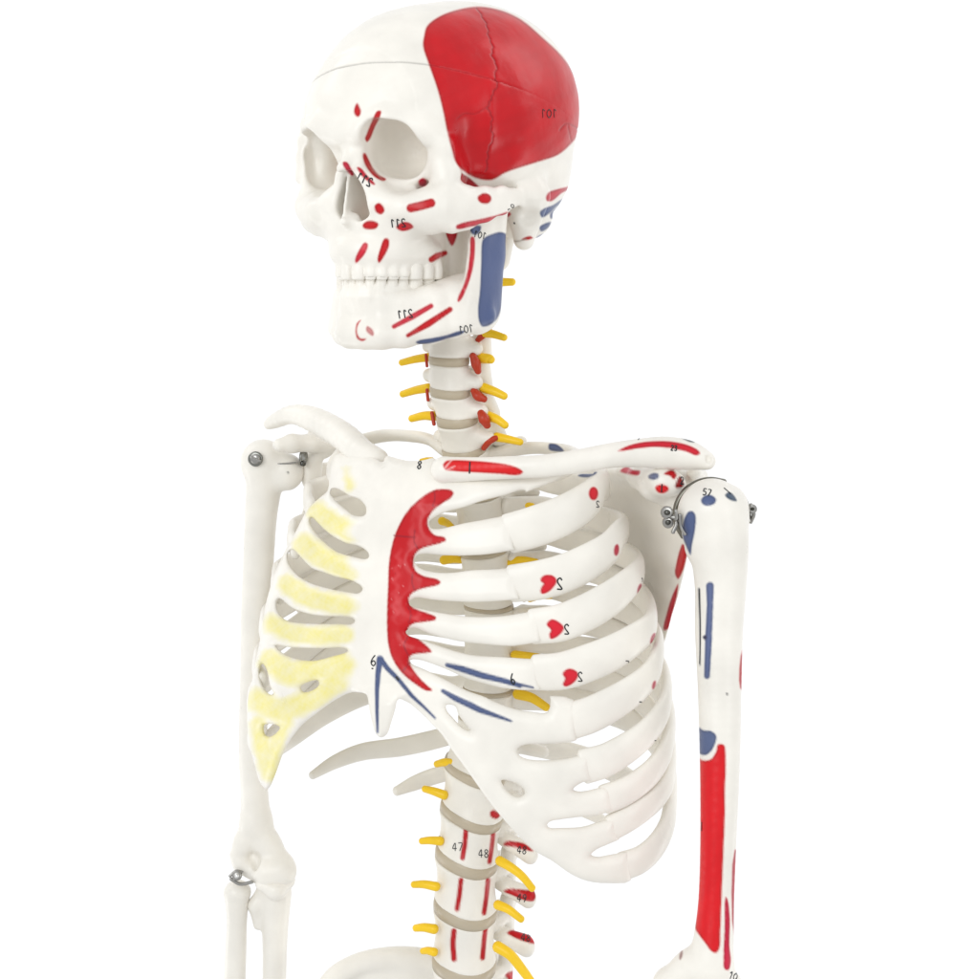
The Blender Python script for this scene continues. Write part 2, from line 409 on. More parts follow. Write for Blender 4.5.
    AP = spline(AP, 5, closed=True)
    sl, X, Y, Z = v.slab((-2.6, 5.5, -3), (2.6, 11.6, 2.6))
    x2 = np.broadcast_to(X[:, 0, :], (X.shape[0], Z.shape[2])); z2 = np.broadcast_to(Z[:, 0, :], (X.shape[0], Z.shape[2]))
    sd = sdpoly(x2, z2, AP)[:, None, :]
    f = np.maximum(sd + 0 * Y, 6.8 - Y)
    A = v.F[sl]; k = .22; g = -f; h = np.clip(0.5 - 0.5 * (A - g) / k, 0, 1); v.F[sl] = (A * (1 - h) + g * h + k * h * (1 - h)).astype(np.float32)
    v.chain([(0, 6.4, 1.2), (0, 8.9, 1.0)], [.16, .13], .15); 
    v.put(lambda X, Y, Z: np.maximum(np.maximum(np.abs(X + 0.22 - .06 * Z) - .085, Y - (9.05 - .12 * Z)), np.maximum(np.abs(Z + .1) - 1.75, 6.3 - Y)), (-.4, 6.2, -2), (.4, 9.6, 1.8), .12)
    v.chain([(0, 8.7, -1.75), (0, 9.55, -1.8)], [.5, .22], .3)
    # roots of the teeth show through the alveolar bone
    for i, t in enumerate(TU):
        v.chain([np.array(t[0]) + np.array([0, 0, .9]) - .12 * np.array([t[1][0], t[1][1], 0]), np.array(t[0]) + np.array([0, 0, -.1])], [.20, .30], .22)
    return v
def arch(n0, w, z, ax=3.05, fy=9.35, ry=5.2, out=0.0):
    """teeth along a parabola; returns (centre, outward, width)"""
    res = []
    t = np.linspace(-1.75, 1.75, 401); X = ax * np.sin(t); Y = fy - ry * (1 - np.cos(t))
    L = np.r_[0, np.cumsum(np.hypot(np.diff(X), np.diff(Y)))]; mid = L[200]
    for sg in (1, -1):
        s = mid
        for wi in w:
            s2 = s + sg * wi / 2; x = np.interp(s2, L, X); y = np.interp(s2, L, Y)
            xa = np.interp(s2 - .05, L, X); xb = np.interp(s2 + .05, L, X); ya = np.interp(s2 - .05, L, Y); yb = np.interp(s2 + .05, L, Y)
            tx, ty = xb - xa, yb - ya; nn = math.hypot(tx, ty); tx, ty = tx / nn, ty / nn
            res.append(((x, y, z), (-ty if -ty * x + tx * (y - 4) > 0 else ty, tx if -ty * x + tx * (y - 4) > 0 else -tx, 0), wi)); s += sg * wi
    return res
ON = HP(399, 148, fwd=7.45); OF = HP(324.5, 158.5, fwd=7.0)
TU = arch(8, [.80, .64, .72, .68, .66, .95, .92, .8], -4.7, ax=2.85, fy=8.75, ry=5.0)
def tooth(parent, t, z0, z1, dome):
    c, o, w = t; o = np.array(o); tv = np.array([o[1], -o[0], 0])
    nu, nv = 12, 9; V = []
    for i in range(nv):
        ph = -math.pi / 2 + math.pi * i / (nv - 1); cz = math.copysign(abs(math.sin(ph)) ** .3, math.sin(ph)); cr = max(0.03, abs(math.cos(ph)) ** .3)
        for j in range(nu):
            a = 2 * math.pi * j / nu; ca = math.copysign(abs(math.cos(a)) ** .7, math.cos(a)); sa = math.copysign(abs(math.sin(a)) ** .7, math.sin(a))
            th = .30 if w < .8 else .45
            z = (z0 + z1) / 2 + (z1 - z0) / 2 * cz; q = cr * (1.0 - .12 * (1 if cz * dome < 0 else 0))
            V.append(np.array([c[0], c[1], 0]) + tv * ca * q * w * .505 + o * (sa * q * th - .12) + np.array([0, 0, z]))
    F = [[i * nu + j, i * nu + (j + 1) % nu, (i + 1) * nu + (j + 1) % nu, (i + 1) * nu + j] for i in range(nv - 1) for j in range(nu)]
    F += [[j for j in range(nu)][::-1], [(nv - 1) * nu + j for j in range(nu)]]
    new_obj('tooth', H(V), F, C=BONE, mat=M_SOFT, parent=parent)

def skull():
    v = build_skull(); V, F, N = v.mesh(); L = V.copy()
    W = H(V); NW = N @ HB.T
    px, py = proj(W)
    # saw cut of the skullcap: a plane through three photo points on the skull, and sutures: real grooves
    bv0 = bvh_of(W, F)
    def hit(x, y):
        r = bv0.ray_cast(Vector((0, -D, 0)), Vector((x - CX, D, YH - y)).normalized(), 5000)[0]
        return HI(np.array(r))[0]
    a, b, c = hit(325, 73), hit(395, 62), hit(530, 93)
    pn = np.cross(b - a, c - a); pn /= np.linalg.norm(pn); pn *= np.sign(pn[2])
    dp = (L - a) @ pn
    bump = 0.035 * np.sin(L[:, 0] * 2.1) * 0
    g = np.exp(-(dp / 0.055) ** 2) * (L[:, 2] > 3) * np.clip(1 - (px - 500) / 30, .12, 1)
    CORO = spline([(474, 4), (481, 14), (487.5, 26), (489, 36), (493, 47), (492, 55), (497, 66), (495, 78), (498, 84), (493, 93), (490, 100), (487, 108), (491, 117), (490, 127), (493, 138), (489, 148), (488, 158), (486, 171)], 4)
    CORO[:, 0] += np.sin(np.arange(len(CORO)) * 2.1) * 0.8
    SPH = spline([(458, 119), (466, 114), (476, 114), (484, 109), (488, 107)], 4)
    SQ = spline([(491, 127), (497, 136), (505, 142), (520, 148), (538, 152)], 4)
    LAM = spline([(581, 133), (574, 126), (566, 124), (560, 130)], 4); LAM2 = spline([(572, 143), (570, 135), (568, 126)], 4)
    fr = (NW[:, 1] < 0.1)
    gs = np.zeros(len(L))
    sel = np.where(fr & (py < 200) & (px > 440))[0]
    for ln, st in ((CORO, 1.0), (SPH, .55), (LAM, .8), (LAM2, .6)):
        d = sdline(px[sel], py[sel], ln); gs[sel] = np.maximum(gs[sel], st * np.exp(-(d / 0.9) ** 2))
    dis = 0.05 * g + 0.045 * gs
    # slight lumps of cast bone, the hollow of the temple and its ridges
    tmp = (fr & (L[:, 0] > 0)).astype(float)
    G = lambda x0, y0, rx, ry: np.exp(-((px - x0) / rx) ** 2 - ((py - y0) / ry) ** 2)
    dis += tmp * (.34 * G(470, 139, 11, 24) + .22 * G(506, 150, 13, 12) - .16 * G(490, 120, 5, 30) - .14 * G(520, 112, 14, 12) - .12 * G(478, 171, 14, 5) + .06 * G(455, 105, 9, 12))
    dis += .012 * np.sin(L[:, 0] * 2.3 + 1.7 * np.sin(L[:, 2] * 1.9)) * np.sin(L[:, 1] * 2.7 + L[:, 2] * 1.3) + .002 * np.sin(L[:, 0] * 6.1 + L[:, 2] * 5.2) * np.sin(L[:, 1] * 7.3)
    L2 = L - N * dis[:, None]; W = H(L2)
    pt = Paint(W, NW)
    near = L[:, 0] > 0.2
    temporal = [(424, 36), (427, 26), (440, 16), (460, 9), (479, 6.5), (502, 10.5), (522, 20), (541, 36), (562, 56), (577, 78), (585, 101), (590, 118), (583, 129), (571, 144), (558, 155), (538, 162), (519, 168), (505, 173), (492, 180), (479, 179), (466, 173), (456, 163), (452, 150), (447, 131), (443, 111), (437, 88), (429, 65), (423, 46)]
    notarch = (L[:, 0] < 5.75) | (L[:, 2] > 1.2) | (L[:, 1] < -1)
    pt.poly(temporal, RED, where=near & notarch, face=-0.35, soft=1.0)
    pt.poly([(457, 171), (465, 175), (472, 180), (480, 189), (470, 192), (461, 186)], (.40, .012, .02), where=near & (L[:, 0] < 5.5), face=-.2)
    pt.poly([(446, 230), (457, 230), (456, 239), (452, 246), (448, 240)], (.50, .012, .02), where=near & (L[:, 0] < 4.6), face=-.2)
    # brushed paint: uneven pigment over the temple
    rd = (pt.C[:, 0] > pt.C[:, 1] * 4) & (L[:, 0] > 0) & (py < 185); nz = np.sin(px * .11 + 1.9 * np.sin(py * .06)) * np.sin(py * .09 + .8 * np.sin(px * .13)) + .5 * np.sin(px * .31 + py * .2) * np.sin(py * .27 - px * .1)
    pt.C[rd] *= (1 + .05 * nz[rd])[:, None]
    # colour in the grooves
    dark = np.array([.20, .006, .012]); isred = (pt.C[:, 0] > pt.C[:, 1] * 4)
    gg = np.clip(np.maximum(gs, 0.4 * g), 0, 1)[:, None] * .6
    pt.C = np.where(isred[:, None], pt.C * (1 - gg) + dark * gg, pt.C * (1 - (0.35 * g)[:, None]))
    E = [((357.5, 104), (357, 116), 5.5), ]
    pt.poly([(357, 103), (360, 108), (361, 112), (358.5, 117), (355, 115), (354, 110)], RED)
    pt.poly([(377, 111), (381, 111), (380, 117), (375, 127), (370, 139), (367, 142), (365, 139), (367, 133), (372, 121)], RED)
    pt.poly([(363, 154), (365, 153), (369, 160), (373, 168), (379, 175), (386, 179), (384, 181), (376, 178), (369, 171), (364, 162)], RED)
    pt.poly([(343, 162), (347, 162), (351, 168), (354, 175), (352, 176), (346, 170), (343, 165)], (.55, .02, .05))
    pt.poly([(357, 167), (361, 168), (367, 175), (375, 184), (374, 185), (366, 180), (360, 174)], (.55, .012, .03))
    pt.poly([(423, 178), (427, 181), (425.5, 186), (420, 186), (418.5, 181)], (.66, .012, .05))
    pt.line([(411, 208), (420, 206), (431, 203)], 9.0, RED)
    pt.poly([(375, 205), (379, 203), (383, 206), (384.5, 211), (381, 214.5), (376, 212), (374.5, 208)], RED)
    pt.poly([(362.5, 225), (367, 221), (374, 221), (378.5, 224), (376, 228.5), (368, 229.5), (363.5, 228)], RED)
    pt.poly([(396, 227), (403, 222), (410, 223), (413.5, 227), (409, 230), (401, 231)], (.55, .012, .02))
    pt.poly([(364.5, 242.5), (368, 244), (366, 252), (360, 260), (356, 263), (355, 260), (359, 250)], (.62, .02, .04))
    pt.poly([(384.5, 238.5), (388.5, 239), (389, 246), (385, 255), (379, 263), (377.5, 260), (380, 249)], RED)
    pt.line([(431.5, 259.5), (437, 256), (445, 253)], [6, 6.5, 5], RED)
    pt.poly([(478, 196.5), (484, 193), (490, 195), (491.5, 199.5), (488, 203.5), (481, 203), (478, 200)], RED, where=near)
    pt.poly([(456, 226), (462, 223), (480, 219), (497, 215), (509, 212), (511, 214.5), (504, 219), (488, 223.5), (470, 227), (457, 229)], (.56, .012, .03), where=near)
    # marks on the nape
    rear = (L[:, 1] < 1)
    pt.poly([(546, 197), (549, 192), (556, 189.5), (566, 187), (574, 185), (574, 187), (562, 193), (552, 201), (547, 201)], (.55, .03, .05), where=rear, face=-.3)
    pt.poly([(540, 212), (545, 208), (553, 205), (562, 199), (569, 196), (568, 200), (558, 206), (550, 213), (542, 217.5)], BLUE, where=rear, face=-.3)
    pt.poly([(550, 214), (557, 208), (562, 208), (556, 216), (551, 219)], BLUE, where=rear, face=-.3)
    pt.poly([(539.5, 227), (546, 223), (551, 222), (548, 228), (541, 231.5)], BLUE, where=rear, face=-.3)
    pt.poly([(537, 237), (543, 234), (545, 235), (541, 239), (537, 239)], BLUE, where=rear, face=-.3)
    pt.poly([(522, 239), (530, 236), (533, 238), (527, 240)], RED, where=rear, face=-.3)
    pt.line([(510, 241), (519, 241), (526, 239)], 1.0, (.25, .2, .16), where=rear, rim=False)
    pt.line([(505, 244), (511, 243.5)], 1.5, (.30, .30, .28), rim=False, where=rear)
    C = pt.C
    # split: skullcap above the saw cut
    fc = dp[F].mean(1); up = (fc > 0) & (L[F[:, 0], 2] > 2.5)
    def part(name, Fs, par, ex=None):
        u, inv = np.unique(Fs, return_inverse=True)
        Vp, Fp, Cp, Np = W[u], inv.reshape(Fs.shape), C[u], NW[u]
        if gs is not None: pass
        if ex:
            Ve, Fe, Ce = join(ex); Np = np.vstack([Np, vnormals(Ve, Fe)])
            Fp = Fp.tolist() + [[i + len(Vp) for i in f] for f in Fe]; Vp = np.vstack([Vp, Ve]); Cp = np.vstack([Cp, Ce])
        return Vp, Fp, Cp, Np, par, name
    bv = bvh_of(W, F)
    ex = []
    ex += ink('211', 364.5, 179.5, 8.5, bv, rot=.45, mirror=True, w=1.3)
    ex += ink('211', 398, 223, 8, bv, rot=-.08, mirror=True, w=1.2)
    ex += ink('91', 512.5, 209, 7.5, bv, rot=-1.0, mirror=True, w=.9)
    dot = ink('-', 514.5, 223.2, 3.0, bv, w=2.2, gw=.6); ex += dot
    exc = ink('101', 549, 113.5, 8.5, bv, rot=0.0, mirror=True, w=1.0)
    # normals after grooves: let Blender compute them near grooves
    gm = (dis > 0.003)
    def fixn(Vp, Fp, Np):
        q = np.array([f for f in Fp if len(f) == 4]); NN = vnormals(Vp, Fp); return NN
    Vp, Fp, Cp, Np, _, _ = part('cranium', F[~up], ROOT, ex)
    cr = new_obj('cranium', Vp, Fp, Cp, None, M_BONE, ROOT)
    cr['label'] = 'skull with open eye sockets, nose opening and painted red patches'
    Vp, Fp, Cp, Np, _, _ = part('skullcap', F[up], cr, exc)
    sc_ = new_obj('skullcap', Vp, Fp, Cp, None, M_BONE, cr)
    for t in TU: tooth(cr, t, -5.16, -3.9, -1)
    return cr, (W, F)

# ------------------------------------------------------------------ MANDIBLE
def mandible():
    v = Vol((-6.2, -1.0, -11.0), (6.4, 11.0, 0.4), 0.075)
    zb = -7.85
    body = [(0, 7.4), (1.1, 7.3), (2.1, 6.6), (3.3, 5.4), (4.1, 3.9), (4.75, 2.2)]
    zl = [0, 0, .05, .3, .6, 1.0]
    for sg in (1, -1):
        for dz, rr, dx in ((0, .80, 0), (.9, .72, .03), (1.8, .66, .07)):
            v.chain([(sg * x * (1 - dx), y - .1 * dz + .05 * dz * dz, zb - .45 + z + dz) for (x, y), z in zip(body, zl)], rr, .5)
        v.chain([(sg * 3.0, 4.6, -6.1), (sg * 3.5, 3.2, -5.7), (sg * 4.3, 2.9, -5.2)], [.6, .55, .5], .6)
        v.chain([(sg * 3.1, 4.3, -5.75), (sg * 3.6, 3.1, -5.35)], [.5, .4], .4)
        # ramus plate
        v.chain([(sg * 4.75, 2.6, -6.9), (sg * 4.95, 2.2, -3.6), (sg * 5.2, 2.4, -1.3)], [1.5, 1.35, .9], .5, flat=((1, 0, 0), 3.0))
        v.chain([(sg * 4.75, 1.5, -6.9), (sg * 5.05, 1.3, -3.6), (sg * 5.3, .9, -1.0)], [1.2, .95, .6], .5, flat=((1, 0, 0), 2.4))
        v.chain([(sg * 4.75, 3.2, -5.2), (sg * 4.9, 3.3, -3.0), (sg * 5.0, 3.35, -1.5)], [.8, .5, .3], .4, flat=((1, 0, 0), 2.0))
        v.ell((sg * 5.3, .7, -.5), (.75, .45, .5), .4)
    v.chain([(1.2, 7.7, -8.35), (-1.1, 7.7, -8.35)], .55, .7)
    for t in TL:
        v.chain([np.array(t[0]) + np.array([0, 0, -.5]) - .1 * np.array([t[1][0], t[1][1], 0]), np.array(t[0]) + np.array([0, 0, -1.7]) - .5 * np.array([t[1][0], t[1][1], 0])], [.36, .16], .3)
    al = [(q[0][0] - .30 * q[1][0], q[0][1] - .30 * q[1][1]) for q in TL]; al = al[7::-1] + al[8:]
    v.chain([(x, y, -5.62) for x, y in al], .40, .25)
    V, F, N = v.mesh(); W = H(V); NW = N @ HB.T; pt = Paint(W, NW)
    near = V[:, 0] > -1.0
    pt.poly([(482, 242), (484, 238), (492, 234), (501, 232), (507, 235), (507.5, 250), (506, 266), (503.5, 289), (502, 305), (497, 319), (489, 325.5), (482, 326.5), (479, 321), (478, 309), (480, 289), (481, 264)], BLUE, where=V[:, 0] > 2, face=-.3)
    pt.poly([(469, 227), (481, 226), (479, 233), (474, 235), (470, 231)], BLUE, where=V[:, 0] > 2)
    pt.poly([(471, 237), (474, 237), (475, 250), (473, 268), (468, 285), (461, 300), (458, 302), (457.5, 299), (464, 284), (468, 268), (470, 250)], (.60, .012, .03), where=V[:, 0] > 2, face=0)
    pt.line([(394, 326.5), (412, 317), (431, 306)], [4.5, 6, 5], (.60, .03, .05), where=near)
    pt.line([(408, 335.5), (428, 324), (450, 309.5)], [4, 7, 5.5], RED, where=near)
    pt.poly([(416, 342), (420, 340), (432, 338), (447, 335), (459, 331), (465, 331), (462, 334), (450, 338), (434, 342.5), (419, 344.5)], BLUE, where=near, face=-.2)
    pt.poly([(361, 320), (358, 325), (357, 332), (360, 338), (366, 339), (363, 341), (357.5, 339), (355.5, 331), (357, 323)], RED, where=near)
    pt.poly([(367, 326), (371, 328), (374, 333), (373, 336), (369, 334), (366, 330)], (.62, .25, .24), where=near, rim=True)
    bv = bvh_of(W, F); ex = ink('211', 405, 314, 8, bv, rot=-.12, mirror=True, w=1.2)
    ex += ink('101', 466, 329, 7.5, bv, rot=-.15, mirror=True, w=.9) + ink('101', 480, 235, 6.5, bv, rot=.2, mirror=True, w=.9)
    Ve, Fe, Ce = join(ex); k = len(W)
    m = new_obj('mandible', np.vstack([W, Ve]), F.tolist() + [[i + k for i in f] for f in Fe], np.vstack([pt.C, Ce]), None, M_BONE, ROOT)
    for t in TL: tooth(m, t, -6.4, -5.02, 1)
    return m
TL = arch(8, [.56, .60, .70, .70, .72, 1.02, 1.0, .8], -5.6, ax=2.64, fy=8.4, ry=5.0)
skull(); mandible()
# ================================================================== RIB CAGE FRAME
# silhouette of the cage: photo x at photo rows, on the near (right) and the far (left) side
NR = [(430, 520), (455, 572), (480, 602), (520, 621), (560, 637), (600, 648), (640, 658), (700, 669), (760, 670), (830, 672), (900, 664)]
NL = [(400, 372), (440, 345), (480, 313), (520, 296), (560, 279), (600, 266), (640, 257), (700, 248), (760, 249), (800, 252), (860, 256)]
_zr = np.array([(YH - y) * .95 for y, x in NR])[::-1]; _xr = np.array([(x - CX) * .95 for y, x in NR])[::-1]
_zl = np.array([(YH - y) * 1.05 for y, x in NL])[::-1]; _xl = np.array([(x - CX) * 1.05 for y, x in NL])[::-1]
AR = 0.56
def cage(Z):
    xr = np.interp(Z, _zr, _xr); xl = np.interp(Z, _zl, _xl); R = (xr - xl) / 2
    W = R / math.sqrt(cT ** 2 + (AR * sT) ** 2); return (xr + xl) / 2, W, AR * W
def cage_pt(phi, Z):
    """phi in degrees: 90 sternum, 0 near flank, -90 spine, 180 far flank"""
    cx, W, Hh = cage(Z); a = math.radians(phi)
    p = np.array([cx, 0, 0]) + LAT * W * math.cos(a) + FWD * Hh * math.sin(a); p[2] = Z
    n = LAT * math.cos(a) / W + FWD * math.sin(a) / Hh; return p, n / np.linalg.norm(n)
def front_depth(X, Z):
    cx, W, Hh = cage(Z); dx = X - cx
    A = sT ** 2 / W ** 2 + cT ** 2 / Hh ** 2; B = 2 * dx * cT * sT * (1 / Hh ** 2 - 1 / W ** 2); C = dx ** 2 * (cT ** 2 / W ** 2 + sT ** 2 / Hh ** 2) - 1
    return (-B - np.sqrt(np.maximum(B * B - 4 * A * C, 0))) / (2 * A)
def front_pt(x, y):
    d = -60.0
    for _ in range(12):
        p = P(x, y, d); d = 0.5 * d + 0.5 * float(front_depth(p[0], p[2]))
    return P(x, y, d)
def phi_of(p):
    cx, W, Hh = cage(p[2]); q = p - np.array([cx, 0, p[2]])
    return math.degrees(math.atan2((q @ FWD) / Hh, (q @ LAT) / W))

# ================================================================== STERNUM AND CARTILAGES (one cast piece, split into its parts)
OUTER = [(383, 462), (386, 456), (396, 458), (410, 461), (424, 460), (434, 458), (440, 466), (446, 475), (480, 476), (512, 474), (545, 470), (563, 468), (566, 474), (560, 479), (547, 484.5), (531, 490.5), (526, 493), (525, 507), (515, 512),
         (514, 548), (518, 552), (519, 598), (538, 606), (540, 645), (541, 692), (574, 700), (577, 742), (588, 750), (594, 786), (609, 788), (614, 812),
         (618, 836), (627, 852), (631, 880), (608, 883), (588, 881), (571, 874), (551, 860), (535, 851), (516, 833), (500, 815), (486, 797), (476, 783), (464, 766), (452, 750),
         (443, 736), (432, 724), (420, 712), (407, 701), (399, 696), (396, 706), (392, 719), (388, 730), (382, 734), (377, 730), (373, 718), (370, 704), (367, 692),
         (352, 692), (335, 700), (318, 712), (303, 724), (291, 739), (283, 754), (276, 773), (268, 789), (261, 783), (255, 765), (250, 745), (247, 722), (248, 700),
         (250, 688), (254, 672), (257, 655), (260, 640), (263, 620), (266, 603), (270, 588), (275, 572), (281, 559), (288, 545), (295, 533), (301, 521), (308, 509), (318, 499), (328, 490), (329, 470), (334, 456), (350, 452), (372, 456)]
GAPS = [  # far side
    [(332, 489), (338, 489), (350, 496), (359, 499), (366, 507), (365, 515), (355, 516), (345, 509), (336, 501), (331, 494)],
    [(312, 517), (319, 524), (330, 534), (346, 543), (359, 546), (368, 552), (369, 557), (364, 559), (350, 556), (337, 552), (323, 541), (314, 531), (310, 521)],
    [(293, 549), (301, 557), (312, 568), (323, 572), (337, 577), (353, 581), (363, 588), (359, 593), (346, 592), (326, 588), (310, 583), (297, 575), (289, 564), (288, 553)],
    [(280, 598), (291, 607), (306, 613), (323, 616), (350, 617), (355, 620), (352, 624), (338, 624), (318, 624), (298, 623), (285, 620), (278, 612), (277, 602)],
    [(276, 645), (289, 647), (306, 648), (325, 648), (346, 648), (348, 651), (330, 657), (313, 661), (296, 659), (282, 653)],
    [(263, 663), (267, 669), (270, 685), (274, 694), (270, 695), (264, 689), (260, 678), (260, 668)],
    [(301, 687), (306, 683), (318, 680), (319, 685), (311, 691), (303, 692)],
    [(265, 724), (280, 726), (279, 730), (270, 737), (265, 735)],
    # near side
    [(429, 522), (437, 516), (449, 511), (465, 507), (482, 501), (506, 495), (525, 490), (525, 508), (506, 515), (482, 520), (465, 523), (449, 527), (439, 529), (431, 528)],
    [(414, 559), (420, 554), (441, 555), (465, 555.6), (490, 554), (514, 550), (530, 546), (530, 564), (514, 567), (498, 569), (473, 570), (449, 573), (433, 572), (420, 568)],
    [(409, 602), (415, 597.5), (432, 599.5), (449, 601), (473, 602), (498, 601), (531, 598), (545, 596), (545, 609), (534, 611), (503, 616), (483, 617), (462, 616), (436, 612), (421, 609), (411, 606)],
    [(406, 631), (414, 627.5), (431, 634), (458, 641), (483, 644), (513, 646), (548, 643), (548, 658), (534, 659), (503, 657), (472, 655), (452, 650), (431, 643), (419, 639), (408, 635)],
    [(410, 660), (418, 659.5), (433, 664), (448, 670), (466, 678), (483, 683), (503, 688), (523, 690), (548, 692), (548, 712), (530, 711.5), (515, 709), (493, 701), (485, 697), (468, 691), (452, 683), (438, 676), (421, 668), (412, 664)],
    [(446, 705), (455, 706), (458, 714), (467, 726), (471, 731), (463, 728), (453, 718), (447, 711)],
    [(517, 749), (523, 745), (543, 743.6), (563, 742.6), (580, 740), (597, 735), (597, 749), (580, 755), (563, 759), (543, 760.5), (527, 759), (519, 755)],
    [(501, 780), (510, 781), (522, 787), (525, 793), (518, 797), (508, 792)],
    [(573, 789.5), (579, 784), (587, 781), (600, 780), (616, 776), (616, 783), (602, 787), (586, 791), (578, 791.5)],
    [(547, 824.5), (551, 821), (559, 819.5), (578, 817), (598, 815), (620, 809), (620, 814), (598, 822), (582, 827), (561, 828), (550, 828)],
    [(591, 854.5), (597, 849), (606, 845), (620, 839), (634, 833), (634, 849), (622, 852.5), (607, 855.5), (597, 857)]]
SEAM = [(440, 470), (512, 479)]
def sternum():
    h = 1.45
    lo = (-262, -196, -650); hi = (150, 62, -160)
    v = Vol(lo, hi, h)
    X = v.ax[0][:, None].astype(float) + np.zeros(v.n[2]); Z = v.ax[2][None, :].astype(float) + np.zeros((v.n[0], 1))
    S = front_depth(X, Z)
    # keep the sheet from folding back at the flanks
    px, py = CX + X / (1 + S / D), YH - Z / (1 + S / D)
    sd = sdpoly(px, py, spline(OUTER, 3, closed=True))
    for g in GAPS: sd = np.maximum(sd, -sdpoly(px, py, spline(g, 3, closed=True)))
    gx = np.gradient(S, h, axis=0); gz = np.gradient(S, h, axis=1); cn = 1 / np.sqrt(1 + np.clip(gx, -2.2, 2.2) ** 2 + gz ** 2)
    # raised profile: sternum slab is flatter, cartilages are rounder
    t = np.full(sd.shape, 6.2); R = 11.0
    # the xiphoid and sternum stand slightly proud
    mid = sdpoly(px, py, [(372, 470), (430, 470), (420, 540), (405, 600), (402, 660), (396, 735), (370, 735), (362, 660), (364, 600), (372, 540)])
    S = S - 3.0 * np.clip(0.5 - mid / 24, 0, 1)
    S = S + 1.2 * np.sin(py / 9.0) * np.clip(-mid / 20, 0, .4)
    xi = sdpoly(px, py, [(360, 690), (405, 690), (395, 740), (370, 740)]); S = S - 10 * np.clip(.5 - xi / 16, 0, 1)
    s3 = sd[:, None, :]; hh = (v.ax[1][None, :, None] - S[:, None, :]) * cn[:, None, :]
    q = np.maximum(s3 + R, 0) * (t[:, None, :] / R)
    v.F = (np.sqrt(q * q + hh * hh) - t[:, None, :]).astype(np.float32)
    V, F, N = v.mesh(); pt = Paint(V, N); x, y = pt.x, pt.y
    # far cartilages are yellow, fading towards sternum (their own pigment)
    yl = np.full(len(V), 1e3)
    for pl, w in (([(349, 472), (350, 486)], 8), ([(318, 512), (332, 522), (352, 533)], 13), ([(304, 545), (324, 558), (350, 571)], 14), ([(288, 585), (306, 597), (330, 603), (354, 606)], 13),
                  ([(272, 624), (292, 634), (320, 636), (346, 634)], 12), ([(270, 662), (290, 674), (320, 668), (345, 662)], 15), ([(256, 700), (280, 712), (310, 700), (345, 676)], 14),
                  ([(258, 725), (262, 748), (270, 772)], 12), ([(290, 712), (278, 738), (270, 770)], 10)):
        yl = np.minimum(yl, sdline(x, y, pl) - w)
    nz = np.sin(x * .23 + 1.3 * np.sin(y * .17)) * np.sin(y * .31 + x * .07)
    n3 = np.sin(x * .9 + 2 * np.sin(y * .37)) * np.sin(y * .8 + 1.5 * np.sin(x * .29)); a = np.clip(0.5 - (yl + 2.6 + 1.8 * nz + .9 * n3) / 6.5, 0, 1); a = a * (0.80 + 0.14 * nz + .10 * n3)
    a = np.where(x < 362, a, 0) * np.clip((358 + 5 * np.sin(y * .21) - x) / 12, 0, 1)
    YC = np.array((.80, .725, .27)); pt.C = pt.C * (1 - a[:, None]) + YC * a[:, None]
    # pectoral patch
    red = [(445, 489), (451, 490), (453.5, 493), (451, 498), (443, 503), (435, 509), (430, 515), (427.5, 522), (430, 530), (435, 535), (444, 537), (446, 540), (441, 543), (430, 546), (421, 549), (415, 555), (413.5, 563), (416, 571), (424, 576),
           (437, 579), (440.5, 582), (438, 585), (425, 588), (414, 592), (409, 598), (410, 604), (414, 608), (430, 614), (436, 617), (435, 620), (425, 622), (413, 624), (408, 629), (409, 632), (420, 640), (430, 649), (431.5, 652), (427, 653), (412, 655), (409, 659), (411, 666), (419, 677), (428, 686), (432.5, 690), (427, 691), (415, 684), (402, 673), (393, 660), (388.5, 646), (387, 630),
           (387, 610), (388, 585), (389, 562), (393, 541), (400, 523), (410, 508), (422, 497), (434, 490)]
    red2 = []
    pt.poly(red, RED, where=pt.y > 480, rim=True, smooth=True)
    # worn, lighter dabs in the red
    for c in ((421, 508, 4), (413, 541, 5), (399, 560, 4), (396, 600, 5), (395, 612, 4), (418, 619, 4), (405, 640, 3), (416, 668, 4), (396, 578, 4)):
        m = (pt.C[:, 0] > .4) & (pt.C[:, 1] < .1); dd = np.hypot((x - c[0]) * 1.1 + 2 * np.sin(y * .5), (y - c[1]) * .33) / c[2]; w_ = np.clip(1.2 - dd, 0, 1)[:, None] * (.24 + .05 * np.sin(x * .8) * np.sin(y * .6))[:, None] * m[:, None]
        pt.C = pt.C * (1 - w_) + np.array((.80, .16, .17)) * w_
    for l in ([(434, 491), (435, 497), (433, 506)], [(394, 535.5), (402, 536.5), (415, 537)], [(415, 530), (414, 541), (418, 549)], [(413, 573), (412, 582), (415, 591)], [(408, 607), (411, 614), (409, 623)], [(408, 637), (404, 645), (408, 655)], [(403, 671), (408, 665), (412, 660)]):
        pt.line(l, 1.0, (.25, .008, .02), rim=False)
    for k in range(20):
        xx = 391 + random.random() * 14; yy = 560 + random.random() * 90
        m = (pt.C[:, 0] > .4) & (pt.C[:, 1] < .1); w_ = np.clip(1.2 - np.hypot((x - xx) * 1.4, y - yy), 0, 1)[:, None] * m[:, None] * .4
        pt.C = pt.C * (1 - w_) + np.array((.88, .45, .45) if k % 3 else (.2, .01, .02)) * w_
